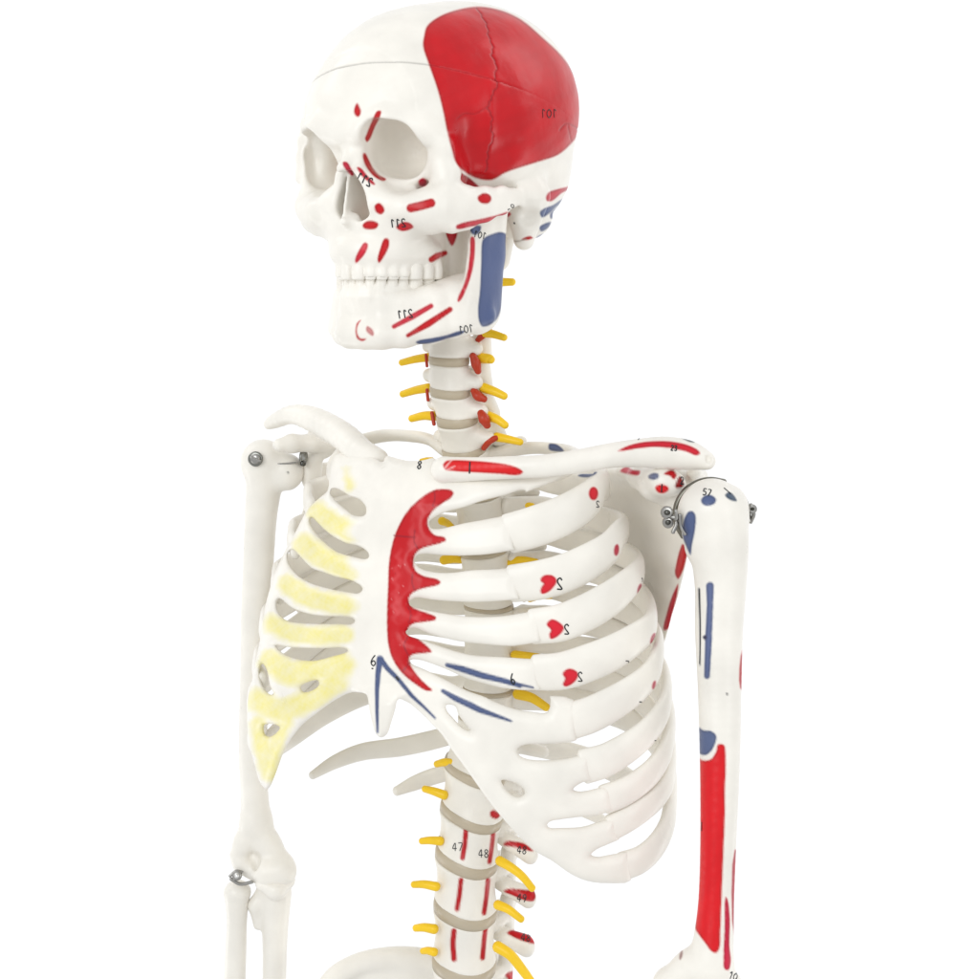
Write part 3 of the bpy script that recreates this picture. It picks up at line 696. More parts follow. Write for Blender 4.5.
    # blue lines
    for l, w in (([(380, 659), (378, 674), (377, 690), (377, 712), (377.5, 732)], [7, 5.5, 4.5, 3.5, 2.6]), ([(381, 660), (388, 669), (398, 679), (412, 696), (424, 707), (435, 718)], [5.5, 5, 4.5, 4, 3, 2]),
                 ([(447, 665), (462, 669), (482, 675.5), (505, 681), (520, 686)], [4, 6.5, 6.5, 5.5, 4.0]), ([(505, 681.5), (533, 687.5)], [4.5, 2]), ([(443, 691), (455, 698), (470, 705), (480, 710), (511, 721)], [4, 6, 6.5, 6, 2.5])):
        pt.line(l, w, BLUE, smooth=None) if False else pt.line(l, np.array(w, float), BLUE)
    # the joint where the manubrium meets the first rib
    bv = bvh_of(V, F); ex = ink('8', 419.5, 465, 8, bv, rot=.15, w=1.5, gw=.5) + ink('6', 373.5, 660.5, 10.5, bv, w=1.3) + ink('-', 372.5, 668.5, 3, bv, w=1.3, gw=.9) + ink('6', 512.5, 679, 11, bv, rot=-.25, w=1.3, gw=.4)
    tick = [strokes([(396, 676.5), (399, 680)], 2.2, bv)]
    Ve, Fe, Ce = join([e for e in ex + tick if e])
    # split faces into sternum body, near and far cartilage
    ys = np.array([455, 480, 520, 560, 600, 640, 680, 700]); xl = np.array([378, 376, 372, 371, 369, 365, 366, 360]); xr = np.array([442, 436, 420, 411, 408, 407, 404, 400])
    fx, fy = x[F].mean(1), y[F].mean(1)
    far = fx < np.interp(fy, ys, xl); nr = fx > np.interp(fy, ys, xr)
    N2 = N
    def sub(name, m, par, ex=None):
        u, inv = np.unique(F[m], return_inverse=True); Fp = inv.reshape(-1, 4); Vp, Cp, Np = V[u], pt.C[u], N2[u]
        Fp = Fp.tolist()
        if ex is not None:
            k = len(Vp); Vp = np.vstack([Vp, ex[0]]); Fp += [[i + k for i in f] for f in ex[1]]; Cp = np.vstack([Cp, ex[2]]); Np = np.vstack([Np, vnormals(ex[0], ex[1])])
        return new_obj(name, Vp, Fp, Cp, Np, M_BONE, par)
    st = sub('sternum', ~far & ~nr, ROOT, (Ve, Fe, Ce))
    st['label'] = 'breastbone with a jagged red edge and a blue chevron'
    a = sub('costal_cartilage', far, ROOT); a['label'] = 'yellow tinted cartilage arch'
    b = sub('costal_cartilage', nr, ROOT); b['label'] = 'white cartilage arch with blue stripes'
    # shallow recess behind the small hole
sternum()

# ================================================================== RIBS
def rib_from(path, hh, tt, paint=None, label=None, ends=None):
    """path: list of (point, normal)"""
    pts = np.array([p for p, n in path]); nr = np.array([n for p, n in path])
    m = len(pts); u = np.linspace(0, 1, m)
    b = np.array(hh, float) if np.ndim(hh) else np.full(m, hh, float)
    if len(b) != m: b = np.interp(u, np.linspace(0, 1, len(b)), b)
    a = np.interp(u, [0, .12, .6, 1], [tt + .15, tt, tt * .9, tt * 1.1])
    V, F, _ = sweep(pts, a, b, nr, seg=110 if paint else 40, n=8, p=2.25, res=1.15 if paint else 2.4)
    N = vnormals(V, F); pt = Paint(V, N)
    ex = []
    if paint: ex = paint(pt, V, F) or []
    C = pt.C
    if ex: V, F, C = join([(V, F, C)] + ex)
    o = new_obj('rib', V, F, C, None, M_BONE, ROOT)
    if label: o['label'] = label
    return o
G_PHI = [20, 0, -14, -28, -44, -58, -70]; G_VAL = [1.12, .95, .75, .42, .10, -.03, 0]
TY = {n: 455 + 27.5 * (n - 1) for n in range(1, 13)}     # photo row of each thoracic vertebra
def spine_x(y):  # photo x of the vertebral bodies
    return float(np.interp(y, [330, 360, 395, 425, 445, 480, 520, 560, 610, 690, 770, 815, 865, 915, 965], [450, 449, 450, 456, 460, 474, 481, 485, 489, 489, 477, 472, 467, 465, 464]))
def spine_d(y):
    return float(np.interp(y, [250, 330, 400, 450, 520, 600, 700, 770, 830, 900, 980], [5, 8, 6, 25, 55, 66, 62, 50, 44, 40, 38]))
def spine_pt(y): return P(spine_x(y), y, spine_d(y))
def near_rib(n, front, hh, tt=6.2, paint=None, zoff=0, drop=None):
    path = []; last = None
    for (x, y) in front:
        p = front_pt(x, y); ph = phi_of(p); q, nn = cage_pt(ph, p[2]); path.append((q - nn * (2.2 if not path else .3 if len(path) == 1 else .2), nn)); last = (ph, p[2])
    T = spine_pt(TY[n])[2]; ph0, Z0 = last
    g0 = float(np.interp(-ph0, [-x for x in G_PHI], G_VAL))
    for ph in (-24, -38, -50, -62, -70):
        if ph > ph0 - 7: continue
        g = float(np.interp(-ph, [-x for x in G_PHI], G_VAL)); path.append(cage_pt(ph, T + (Z0 - T) * g / g0))
    sp = spine_pt(TY[n]); path.append((sp + LAT * 48 - FWD * 44 + UP * 2, -FWD)); path.append((sp + LAT * 24 - FWD * 14 + UP * 4, -FWD * .8 + LAT * .5))
    return rib_from(path, hh, tt, paint)
def far_rib(n, x0, y0, hh, tt=5.5, low=0):
    """x0,y0 photo row where the rib rounds the far flank"""
    path = []
    Z0 = (YH - y0) * 1.05; T = spine_pt(TY[n])[2]
    for ph, dz in ((139, -7), (150, -3), (158, 0)) if n < 9 else ():
        q, nn = cage_pt(ph, Z0 + (dz if n < 8 else 0)); path.append((q - nn * 4.0, nn))
    for ph in (168 if n < 9 else 172, 180, 194, 208, 224, 238, 250):
        g = float(np.interp(180 - ph, G_PHI[::-1], G_VAL[::-1])) if True else 0
        path.append(cage_pt(ph, T - low + (Z0 - T + low) * min(g, 1.1) / 1.05))
    sp = spine_pt(TY[n]); path.append((sp - LAT * 48 - FWD * 44 + UP * 2, -FWD)); path.append((sp - LAT * 24 - FWD * 14 + UP * 4, -FWD * .8 - LAT * .5))
    return rib_from(path, hh, tt)
def heart(x, y, w=9, h=11, r=0.0):
    p = [(-.9, -.9), (-.2, -.95), (.5, -.85), (1.0, -.2), (.8, .3), (.1, .75), (-.6, 1.0), (-.95, .9), (-.85, .3), (-.7, -.15), (-1.1, -.5)]
    return [(x + a * w, y + b * h) for a, b in p]
def painter(polys, inks):
    def f(pt, V, F):
        for pl in polys: pt.poly(pl[0], pl[1], face=-.15)
        bv = bvh_of(V, F); ex = []
        for t in inks: ex += ink(*t[:4], bv, **t[4])
        return ex
    return f
RR = (.66, .014, .03)
def oval(x, y, w, h, r=0): return [(x + w * math.cos(a) * math.cos(r) - h * math.sin(a) * math.sin(r), y + w * math.cos(a) * math.sin(r) + h * math.sin(a) * math.cos(r)) for a in np.linspace(0, 2 * math.pi, 10)[:-1]]
# first ribs (explicit course)
def first_rib(near):
    if near:
        pts = [P(548, 474, -100), P(560, 470, -94), P(570, 465, -82), P(579, 460, -60), P(576, 453, -20), P(556, 449, 8), P(528, 448, 28), P(502, 452, 34), P(484, 456, 30)]
        nr = [(.1, -1, .2), (.2, -1, .3), (.4, -.7, .4), (.7, -.3, .6), (.5, .3, .8), (.2, .5, .8), (0, .55, .8), (0, .6, .8), (0, .6, .8)]
        nr = nr[:9]
        pa = painter([([(549, 444), (553, 443.5), (558, 445), (564, 451), (556, 451.5), (549, 449.5)], BLUE)], [])
        return rib_from([(p, np.array(n)) for p, n in zip(pts, nr)], [9, 9, 9, 10, 11, 11, 10, 9, 8], 5.0, pa)
    pts = [P(345, 476, -15), P(335, 470, 20), P(338, 455, 58), P(356, 443, 84), P(382, 436, 84), P(408, 436, 66), P(430, 440, 48), P(444, 450, 36)]
    nr = [(-.6, -.4, .6), (-.8, 0, .6), (-.6, .3, .7), (-.3, .5, .8), (0, .5, .8), (0, .5, .8), (0, .5, .8), (0, .5, .8)]
    return rib_from([(p, np.array(n)) for p, n in zip(pts, nr)], [12, 11.5, 11, 11, 10.5, 10, 10, 9], 5.6)
first_rib(True); first_rib(False)
near_rib(2, [(509, 534), (535, 526.5), (560, 517), (580, 506), (594, 495), (601, 484)], [18.4, 19, 18.5, 17.5, 15.5, 14, 13, 12, 11, 10], paint=painter([(oval(593.5, 493.5, 4.8, 6.8), RR), ([(578, 475.5), (584, 473), (594, 471.5), (597, 472.5), (590, 477), (580, 476.8)], BLUE)], [('2', 597.5, 504, 6, dict(w=.9, mirror=True))]))
near_rib(3, [(512, 584), (540, 580), (565, 573), (590, 561), (608, 549), (618, 536)], [17, 18, 17.5, 16.5, 15, 13.5, 13, 13, 12, 11, 10], paint=painter([([(540.7, 578.6), (544, 575.4), (551.4, 575), (555.7, 577.9), (557, 581.4), (554.3, 586.4), (548.6, 592), (542, 594), (540.4, 591.4), (541.4, 587), (543.4, 583.6), (540.7, 581.4)], RR), (oval(616.5, 550, 2.6, 6, .1), (.55, .03, .06))], [('2', 559.5, 583.5, 11, dict(w=1.5, mirror=True)), ('-', 596, 534, 2.6, dict(w=2))]))
near_rib(4, [(533, 627), (560, 623), (585, 613), (608, 600), (625, 587), (638, 573)], [16, 17, 17, 16.5, 15, 13.5, 13, 13, 12, 11, 10], paint=painter([([(547, 623), (551.4, 619.3), (557, 620.7), (563.6, 626.4), (563.6, 630), (557, 637), (550.7, 639), (549.2, 634.3), (550.8, 630), (547, 625.7)], RR), (oval(639.5, 589, 2.0, 5.5, .25), (.50, .05, .09))], [('2', 566.5, 629, 9.5, dict(w=1.3, mirror=True)), ('1', 642, 580, 4, dict(w=.8))]))
near_rib(5, [(536, 673), (562, 671), (588, 663), (612, 653), (634, 640), (650, 626)], [16, 17, 17, 16, 14.5, 13, 13, 13, 12, 11, 10], paint=painter([([(564.5, 670.7), (569.3, 668.5), (575.7, 670.5), (578.4, 674.3), (576.4, 680), (570.7, 685), (565, 686.6), (562.8, 684.3), (564.9, 678.6), (562.6, 674)], RR), (oval(653, 638.5, 2.2, 6, .35), (.50, .03, .06))], [('2', 580, 676.5, 9, dict(w=1.1, mirror=True)), ('7', 626.5, 664.5, 7, dict(w=1.0, rot=.2))]))
near_rib(6, [(570, 722), (590, 715), (612, 704), (634, 690), (649, 676), (656, 662)], [16.6, 16.4, 15.5, 14.2, 13, 12.5, 13, 13, 12, 11, 10], paint=painter([(oval(654, 685, 1.8, 4.5, .25), (.55, .03, .06))], [('7', 640, 705.5, 7, dict(w=1.0, rot=.2))]))
near_rib(7, [(585, 767), (604, 761), (624, 750), (642, 737), (657, 720), (665, 703)], [15.8, 15, 14, 13, 12, 12, 13, 13, 12, 11, 10], paint=painter([], [('1', 654.5, 742, 4, dict(w=.8, rot=.5))]))
near_rib(8, [(606, 800), (622, 793), (640, 782), (655, 768), (666, 748)], [13.4, 13, 12.5, 12, 11.5, 12, 14, 14, 12, 10])
near_rib(9, [(613, 828), (630, 818), (646, 807), (660, 794), (668, 779)], [12, 11.5, 11.5, 11.8, 11.8, 12, 15, 15, 13, 10])
near_rib(10, [(624, 867), (640, 860), (655, 847), (666, 828), (670, 808)], [13, 12.5, 12.5, 12, 11.5, 13, 16, 15, 12])
for n, y0, hh in ((2, 494, 13), (3, 533, 14), (4, 577, 14), (5, 622, 14), (6, 662, 13), (7, 700, 13), (8, 735, 12), (9, 764, 11), (10, 778, 10)):
    far_rib(n, 0, y0, [7, 8, 11, 14, 15, 15, 15, 14, 12, 10] if n == 10 else [hh - 3, hh - 2, hh, hh, hh, hh, hh, hh - 1, 11, 9], low=10 if n == 10 else 0)
# floating ribs
def float_rib(pts, hh, nr): return rib_from([(P(*p), np.array(nr, float)) for p in pts], hh, 4.5)
float_rib([(313, 775, 105), (335, 762, 118), (362, 752, 128), (400, 747, 128), (440, 738, 118), (470, 728, 98), (486, 722, 80)], [4.5, 7.5, 9.5, 10.5, 10.5, 9, 8], (.2, 1, .1))
float_rib([(397, 791, 92), (415, 783, 100), (438, 775, 100), (462, 770, 88), (475, 768, 72)], [5, 8, 9, 8, 7], (.1, 1, .1))
float_rib([(652, 806, 0), (636, 785, 40), (600, 764, 82), (560, 751, 108), (520, 744, 100), (500, 738, 80)], [5, 10, 13, 12, 10, 8], (-.3, 1, .1))
float_rib([(606, 822, 60), (575, 806, 82), (540, 794, 92), (505, 784, 80)], [5, 8, 8, 7], (-.2, 1, .1))

# ================================================================== SPINE
def vert(kind, top, bot, a, b, tilt=(0, 0), lat_tp=None, seam=None, paint=None, extra=None, cd=0):
    """vertebra between photo rows top and bot (centres of its end plates)
       a half width, b half depth"""
    A = P(top[0], top[1], top[2]); B = P(bot[0], bot[1], bot[2]); ax = A - B; hgt = np.linalg.norm(ax); ax /= hgt; c = (A + B) / 2
    nn = np.array([tilt[0], tilt[1], 1.0]); l = LAT - UP * (LAT @ nn); f = FWD - UP * (FWD @ nn)   # end plates keep their own slope
    M = np.array([l, f, ax])
    sp_l = {'C': 46, 'T': 46, 'L': 56}[kind]
    R = max(a, b) + sp_l + 14
    v = Vol((-a - 46, -b - sp_l - 34, -hgt * .5 - 30), (a + 46, b + 6, hgt * .5 + 26), 1.7 if kind != 'L' else 1.6)
    H2 = hgt / 2
    def body(X, Y, Z):
        w = 1 - (0.075 if kind == 'T' else .105) * (1 - np.minimum(np.abs(Z) / H2, 1.2) ** 2)
        q = (np.abs(X / (a * w)) ** 2.3 + np.abs(Y / (b * w)) ** 2.3) ** (1 / 2.3)
        d = (q - 1) * min(a, b) * w; z = np.abs(Z) - H2; r = 2.5
        return np.sqrt(np.maximum(d + r, 0) ** 2 + np.maximum(z + r, 0) ** 2) + np.minimum(np.maximum(d + r, z + r), 0) - r
    v.put(body, (-a, -b, -H2), (a, b, H2), 0)
    if kind == 'L':
        for s in (1, -1):
            v.chain([(s * a * .55, -b * .8, H2 * .25), (s * a * .6, -b - 16, H2 * .25)], 7, 3)
            v.chain([(s * a * .6, -b - 2, -H2 * .25), (s * (a - 3), -b - 3, -H2 * .26), (s * (a + 17), -b - 8, -H2 * .40)] if s > 0 else [(s * a * .6, -b - 12, H2 * .2), (s * (a + 3), -b - 14, -H2 * .1), (s * (a + 14), -b - 18, -H2 * .2)], [7, 8, 10.5], 3, flat=((0, 1, 0), 1.2))
            v.chain([(s * a * .62, -b - 20, H2 * .9), (s * a * .55, -b - 24, -H2 * 1.3)], [8, 7.5], 4)
            v.chain([(s * a * .5, -b - 20, 0), (0, -b - 32, -2)], 5, 4)
        v.chain([(0, -b - 30, -2), (0, -b - 62, -8)], [8, 9], 4, flat=((1, 0, 0), 2.0))
    elif kind == 'T':
        for s in (1, -1):
            v.chain([(s * a * .6, -b * .7, H2 * .3), (s * a * .7, -b - 14, H2 * .3), (s * (a + 12), -b - 28, H2 * .3)], [6, 6, 6], 3)
            v.chain([(s * a * .5, -b - 12, 0), (0, -b - 24, -4)], 5, 4)
        v.chain([(0, -b - 22, -4), (0, -b - 46, -26)], [6, 5], 4, flat=((1, 0, 0), 1.8))
    else:
        for s in (1, -1):
            v.chain([(s * a * .6, -2, -H2 * .2), (s * (a + 7), -5, -H2 * .35)], [9.5, 7], 6)
            v.chain([(s * (a + 2), -b - 6, H2 * .9), (s * (a + 2), -b - 10, -H2 * 1.1)], [9, 9], 5)
            v.chain([(s * a * .8, -b * .6, 0), (s * (a + 2), -b - 6, 0)], 6, 4)
            v.chain([(s * a, -b - 12, -2), (0, -b - 26, -4)], 5, 4)
        v.chain([(0, -b - 24, -4), (0, -b - 46, -8)], [5, 4], 4)
    V, F, N = v.mesh(); V = c + V @ M; F = F[:, ::-1].copy() if np.linalg.det(M) < 0 else F; N = vnormals(V, F)
    pt = Paint(V, N); ex = paint(pt, V, F) if paint else []
    C = pt.C; F = F
    if ex:
        k = len(V); Ve, Fe, Ce = join(ex); V = np.vstack([V, Ve]); N = np.vstack([N, vnormals(Ve, Fe)]); C = np.vstack([C, Ce]); F = F.tolist() + [[i + k for i in f] for f in Fe]
    o = new_obj('vertebra', V, F, C, N, M_BONE, ROOT); return o
def disc(c1, c2, a, b, ax):
    """disc between two end plates"""
    A, B = P(*c1), P(*c2); axv = A - B; hg = np.linalg.norm(axv); axv /= hg
    nn = np.array([ax[0], ax[1], 1.0]); l = LAT - UP * (LAT @ nn); f = FWD - UP * (FWD @ nn); rows = [(-1.3, .70), (-1.25, .80), (-.75, .84), (-.55, .975), (0, .99), (.55, .975), (.75, .84), (1.25, .80), (1.3, .70)]; seg = 64; V = []
    c = (A + B) / 2
    for z, r in rows:
        for j in range(seg):
            t = 2 * math.pi * j / seg; ct, st = math.cos(t), math.sin(t)
            x = math.copysign(abs(ct) ** (2 / 2.3), ct) * a * r; y = math.copysign(abs(st) ** (2 / 2.3), st) * b * r
            V.append(c + l * x + f * y + axv * z * hg)
    F = [[i * seg + j, i * seg + (j + 1) % seg, (i + 1) * seg + (j + 1) % seg, (i + 1) * seg + j] for i in range(len(rows) - 1) for j in range(seg)]
    F += [[j for j in range(seg)][::-1], [(len(rows) - 1) * seg + j for j in range(seg)]]
    return new_obj('intervertebral_disc', V, F, C=DISC, mat=M_SOFT, parent=ROOT)
def nerve(pts, r=4.6, col=YELLOW, name='spinal_nerve'):
    q = np.array([P(*p) for p in pts]); L_ = np.linalg.norm(q[-1] - q[0]); m_ = (q[0] + q[-1]) / 2 + np.array([0, 0, L_ * .05]); q = np.array([q[0], m_ if len(q) == 2 else q[1] + np.array([0, 0, L_ * .03]), *q[2 if len(q) > 2 else 1:]]); rr = list(np.linspace(r * 1.08, r * .80, len(q)))
    V, F, _ = sweep(q, rr, rr, (0.1, -.3, 1), seg=16, n=5)
    return new_obj(name, V, F, C=col, mat=M_SOFT, parent=ROOT)
def artery(pts, r=5.0):
    q = np.array([P(*p) for p in pts]); rr = [r * .7] + [r] * (len(q) - 2) + [r * .7]
    V, F, _ = sweep(q, rr, rr, (1, -.3, 0.1), seg=16, n=5)
    return new_obj('vertebral_artery', V, F, C=ARTERY, mat=M_SOFT, parent=ROOT)

# end-plate centres: (x, y, d) of the middle of each disc, half width, disc half height
# column[i] = (x, y, d, a, b, half thickness, kind of the vertebra BELOW it)
def tilt_pts(x, y, d, ux, ud, t):  # two plate centres either side of a disc; (ux, ud) lean per px upward
    return (x + ux * t, y - t, d + ud * t), (x - ux * t, y + t, d - ud * t)
COLM = [  # x, y, depth, half width, half depth, lean x, lean depth(up -> further), half thickness, kind below
    (466, 232, 16, 34, 22, 0, .0, 0.6, 'C'), (458, 262, 16, 27, 19, 0, .0, 0.8, 'C'), (452, 290, 12, 22, 17, 0, .0, 2.0, 'C'), (450, 326, 9, 22, 17, 0, .0, 2.8, 'C'), (449, 360, 6, 21.5, 17, 0, -.12, 3.2, 'C'),
    (450, 391, 6, 21.5, 17, 0, -.2, 3.4, 'C'), (457, 419, 10, 22, 17, -.14, -.25, 3.6, 'C'),
    (464, 450, 22, 23, 18, -.25, -.3, 3.0, 'T')]
for n in range(2, 12):
    y = TY[n] - 14; COLM.append((spine_x(y), y, spine_d(y), 24 + n * .35, 20 + n * .5, -.15 if y < 600 else 0, -.1 if y < 600 else -.04, 1.6, 'T'))
COLM += [(482, 736, 56, 30, 27, .15, -.05, 2.8, 'T'), (475, 769, 48, 32.5, 28, .26, -.18, 3.4, 'L'), (471.5, 812, 44, 32.5, 28, .26, -.18, 3.9, 'L'), (467, 856, 41, 33, 29, .19, -.2, 4.4, 'L'),
         (465.5, 907, 39, 33.5, 29, .10, -.2, 4.6, 'L'), (464, 962, 38, 33.5, 29, .04, -.18, 5.0, 'L'), (462, 1016, 38, 33, 29, 0, -.1, 5.0, None)]
MK = {}
def lum(pl, inks=[], tp=None):
    def f(pt, V, F):
        for l, w in pl: pt.line(l, w, RED, face=.0)
        bv = bvh_of(V, F); ex = []
        for t in inks: ex += ink(*t[:4], bv, **t[4])
        for q_ in tp or []: pt.poly(q_, RED, face=-.2, where=None)
        return ex
    return f
def dg(t, x, y): return (t, x, y, 7.5, dict(w=1.0, rot=.1))
PAINTS = {('L', 0): lum([], [], [[(490, 812), (494, 810), (500, 815), (497, 819), (491, 817)]]),
          ('L', 1): lum([([(466, 829), (465, 842), (462.5, 858)], 5), ([(493.5, 829), (492, 845), (489.5, 862)], 4.6)], [('47', 457.5, 847, 8, dict(w=.9)), ('48', 483.5, 853.5, 8, dict(w=.9)), ('4', 438.5, 835, 7, dict(w=.8)), dg('48', 522, 850)],
                        [[(503, 845), (507, 841), (515.7, 841.5), (523, 843), (528, 846), (533.5, 851.5), (527, 850.7), (521.4, 849.3), (513, 847)]]),
          ('L', 2): lum([([(461, 880), (459.5, 894), (457, 909)], 4.8), ([(488, 880), (486.5, 896), (484, 913)], 4.8)], [dg('49', 522, 898)],
                        [[(503.6, 891.4), (508.6, 888.7), (518.6, 889.2), (528, 890), (534.5, 890.7), (536, 896), (533.5, 901), (523, 900), (513, 895.7)]]),
          ('L', 3): lum([([(454, 931), (453, 943), (454, 959)], 5.5), ([(485.5, 928), (484, 942), (482.5, 958)], 5)], [dg('48', 526, 937.5)],
                        [[(507, 933), (511.4, 930), (523, 931.5), (532, 932.5), (540, 934.3), (541.6, 941), (536, 944), (521.4, 940.5), (511.4, 936)]]),
          ('L', 4): lum([([(484, 979), (483, 990)], 5)], [], [[(505, 975), (512, 971), (524, 974), (530, 982), (515, 984)]])}
cnt = 0
for i in range(len(COLM) - 1):
    x, y, d, a, b, ux, ud, t, kind = COLM[i]; x2, y2, d2, a2, b2, ux2, ud2, t2, _ = COLM[i + 1]
    top = tilt_pts(x, y, d, ux, ud, t)[1]; bot = tilt_pts(x2, y2, d2, ux2, ud2, t2)[0]
    pk = None
    if kind == 'L' or i == 18 - 1: pass
    if kind == 'L': pk = PAINTS.get(('L', cnt)); cnt += 1
    vert(kind, top, bot, (a + a2) / 2, (b + b2) / 2, tilt=((ux + ux2) / 2, (ud + ud2) / 2), paint=pk)
    if i > 0:
        p1, p2 = tilt_pts(x, y, d, ux, ud, t); disc(p1, p2, a, b, (ux, ud))
# ================================================================== SHOULDERS AND ARMS
def finish(name, v, paints=None, label=None, mat=None, ex=None, inks=None):
    V, F, N = v.mesh(); pt = Paint(V, N)
    if paints: paints(pt, V)
    C = pt.C
    if inks:
        bv = bvh_of(V, F); ex = [e for t in inks for e in (ink(*t[:4], bv, **t[4]) if isinstance(t[0], str) else [strokes(t[0], t[1], bv)]) if e]
    if ex:
        k = len(V); Ve, Fe, Ce = join(ex); V = np.vstack([V, Ve]); N = np.vstack([N, vnormals(Ve, Fe)]); C = np.vstack([C, Ce]); F = F.tolist() + [[i + k for i in f] for f in Fe]
    o = new_obj(name, V, F, C, N, mat or M_BONE, ROOT)
    if label: o['label'] = label
    return o
def vol_px(pts, pad, h):
    q = np.array([P(*p) for p in pts]); return Vol(q.min(0) - pad, q.max(0) + pad, h)
# ---- near clavicle
nc = [(446, 470, -96, 13, 10), (475, 469, -108, 11.5, 10), (510, 467.5, -120, 11, 10), (545, 466, -126, 11, 9.5), (580, 461, -124, 11.5, 9), (610, 455.5, -116, 12, 9.5), (640, 453, -110, 14, 11), (668, 453, -110, 16, 12), (690, 455.5, -116, 14, 11), (703, 459.5, -122, 10, 9), (707, 461, -124, 8.5, 9)]
v = vol_px([p[:3] for p in nc], 24, 1.3)
cp = spline(np.array([list(P(p[0], p[1], p[2])) + [p[3], p[4]] for p in nc]), 5)
for p, q in zip(cp[:-1], cp[1:]):
    v.chain([p[:3], q[:3]], [p[3] * .95, q[3] * .95], .4, flat=((0, 1, 0), 1.15))
v.ell(P(443, 470, -94), (11, 11, 11.5), 4)
v.ell(P(709, 459, -131), (3.5, 5, 5), 2, 'sub')
def f(pt, V):
    pt.poly([(443, 465), (446, 461), (453, 460), (470, 460.5), (490, 462), (510, 465), (520, 469), (523, 472), (519, 475), (500, 474), (475, 472.5), (452, 471), (445, 469.5)], (.68, .010, .012))
    pt.poly([(618, 451), (627, 446), (640, 442.5), (656, 441), (672, 441.5), (688, 445), (698, 450), (700, 453.5), (696, 455.5), (687, 452), (672, 448.5), (655, 447), (638, 448.5), (626, 450.5)], (.60, .014, .03))
    pt.line([(444.5, 468.5), (449, 463), (452, 460)], 1.0, (.85, .5, .48), rim=False); pt.line([(447, 470), (455, 466)], .9, (.85, .5, .48), rim=False)
    pt.poly([(680, 436.5), (688, 438), (695, 442), (692, 442.5), (684, 439.5)], (.06, .08, .09), face=-.3)
finish('clavicle', v, f, 'near collarbone with two red stripes', inks=[([(470, 462), (469.5, 473.5)], 1.6), ('23', 674, 448, 5, dict(w=1.2, rot=.1)), ([(636, 437.8), (640, 437.6), (638, 440)], .9)])
# ---- far clavicle
fc = [(376, 461, -24, 13, 9), (362, 453, -10, 13.5, 9), (347, 439, 14, 14, 9), (330, 428, 42, 14, 9), (311, 418.5, 72, 12.8, 9), (292, 414.5, 92, 10, 9), (277, 420, 106, 8.2, 8), (269, 424, 112, 6, 6)]
v = vol_px([p[:3] for p in fc], 22, 1.4)
cp = spline(np.array([list(P(p[0], p[1], p[2])) + [p[3], p[4]] for p in fc]), 3)
for p, q in zip(cp[:-1], cp[1:]): v.chain([p[:3], q[:3]], [p[3], q[3]], 1.5)
v.ell(P(379, 464, -20), (9, 10, 10), 3)
finish('clavicle', v, None, 'plain unpainted far collarbone')

# ---- near scapula: blade as a curved sheet + coracoid, acromion, spine
def plane_fn(p1, p2, p3):
    a, b, c = (P(*p) for p in (p1, p2, p3)); n = np.cross(b - a, c - a); return lambda X, Z: a[1] - (n[0] * (X - a[0]) + n[2] * (Z - a[2])) / n[1]
def blade(v, outline, fn, t, bow=0, cx=0, k=0):
    X = v.ax[0][:, None].astype(float) + np.zeros(v.n[2]); Z = v.ax[2][None, :].astype(float) + np.zeros((v.n[0], 1))
    S = fn(X, Z); px, py = CX + X / (1 + S / D), YH - Z / (1 + S / D)
    sd = sdpoly(px, py, spline(outline, 4, closed=True)); S = S + bow * np.exp(-((px - cx[0]) / cx[2]) ** 2 - ((py - cx[1]) / cx[3]) ** 2) if bow else S
    tt = t + 2.2 * np.exp(-(sd / 7.0) ** 2)    # thick rim
    gx = np.gradient(S, v.h, axis=0); gz = np.gradient(S, v.h, axis=1); cn = 1 / np.sqrt(1 + gx ** 2 + gz ** 2)
    s3 = sd[:, None, :]; hh = (v.ax[1][None, :, None] - S[:, None, :]) * cn[:, None, :]; R = 4.0
    q = np.maximum(s3 + R, 0) * (tt[:, None, :] / R)
    v.F = np.minimum(v.F, (np.sqrt(q * q + hh * hh) - tt[:, None, :])).astype(np.float32)
v = Vol((40, -170, -410), (250, 118, -150), 1.6)
blade(v, [(560, 462), (598, 466), (625, 474), (655, 486), (678, 500), (688, 516), (691, 534), (687, 560), (680, 590), (672, 615), (665, 640), (656, 662), (640, 664), (624, 640), (600, 590), (575, 530)],
      plane_fn((682, 505, -88), (655, 655, -2), (575, 475, 96)), 2.6, bow=16, cx=(640, 540, 45, 60))
v.ell(P(684, 508, -92), (13, 13, 24), 5)                                   # glenoid
v.chain([P(672, 496, -78), P(655, 484, -86), P(640, 478, -70), P(622, 472, -40)], [14, 13, 9, 6], 9)
v.chain([P(655, 484, -86), P(664, 481, -104), P(675, 484, -110)], [13, 12.5, 10], 9)   # coracoid
v.chain([P(600, 470, 52), P(628, 475, 0), P(655, 483, -52)], [4, 6, 9], 6)  # top border
v.chain([P(580, 462, 80), P(620, 462, 50), P(660, 462, 10), P(688, 468, -35), P(698, 476, -70)], [5, 7, 8, 10, 8], 6, flat=((0, 0, 1), 1.3))   # spine and acromion
v.chain([P(698, 476, -70), P(694, 473, -92)], [9, 7], 5, flat=((0, 0, 1), 1.3))
v.chain([P(690, 488, -70), P(668, 470, -62), P(640, 462, -40)], [9, 9, 6], 8)
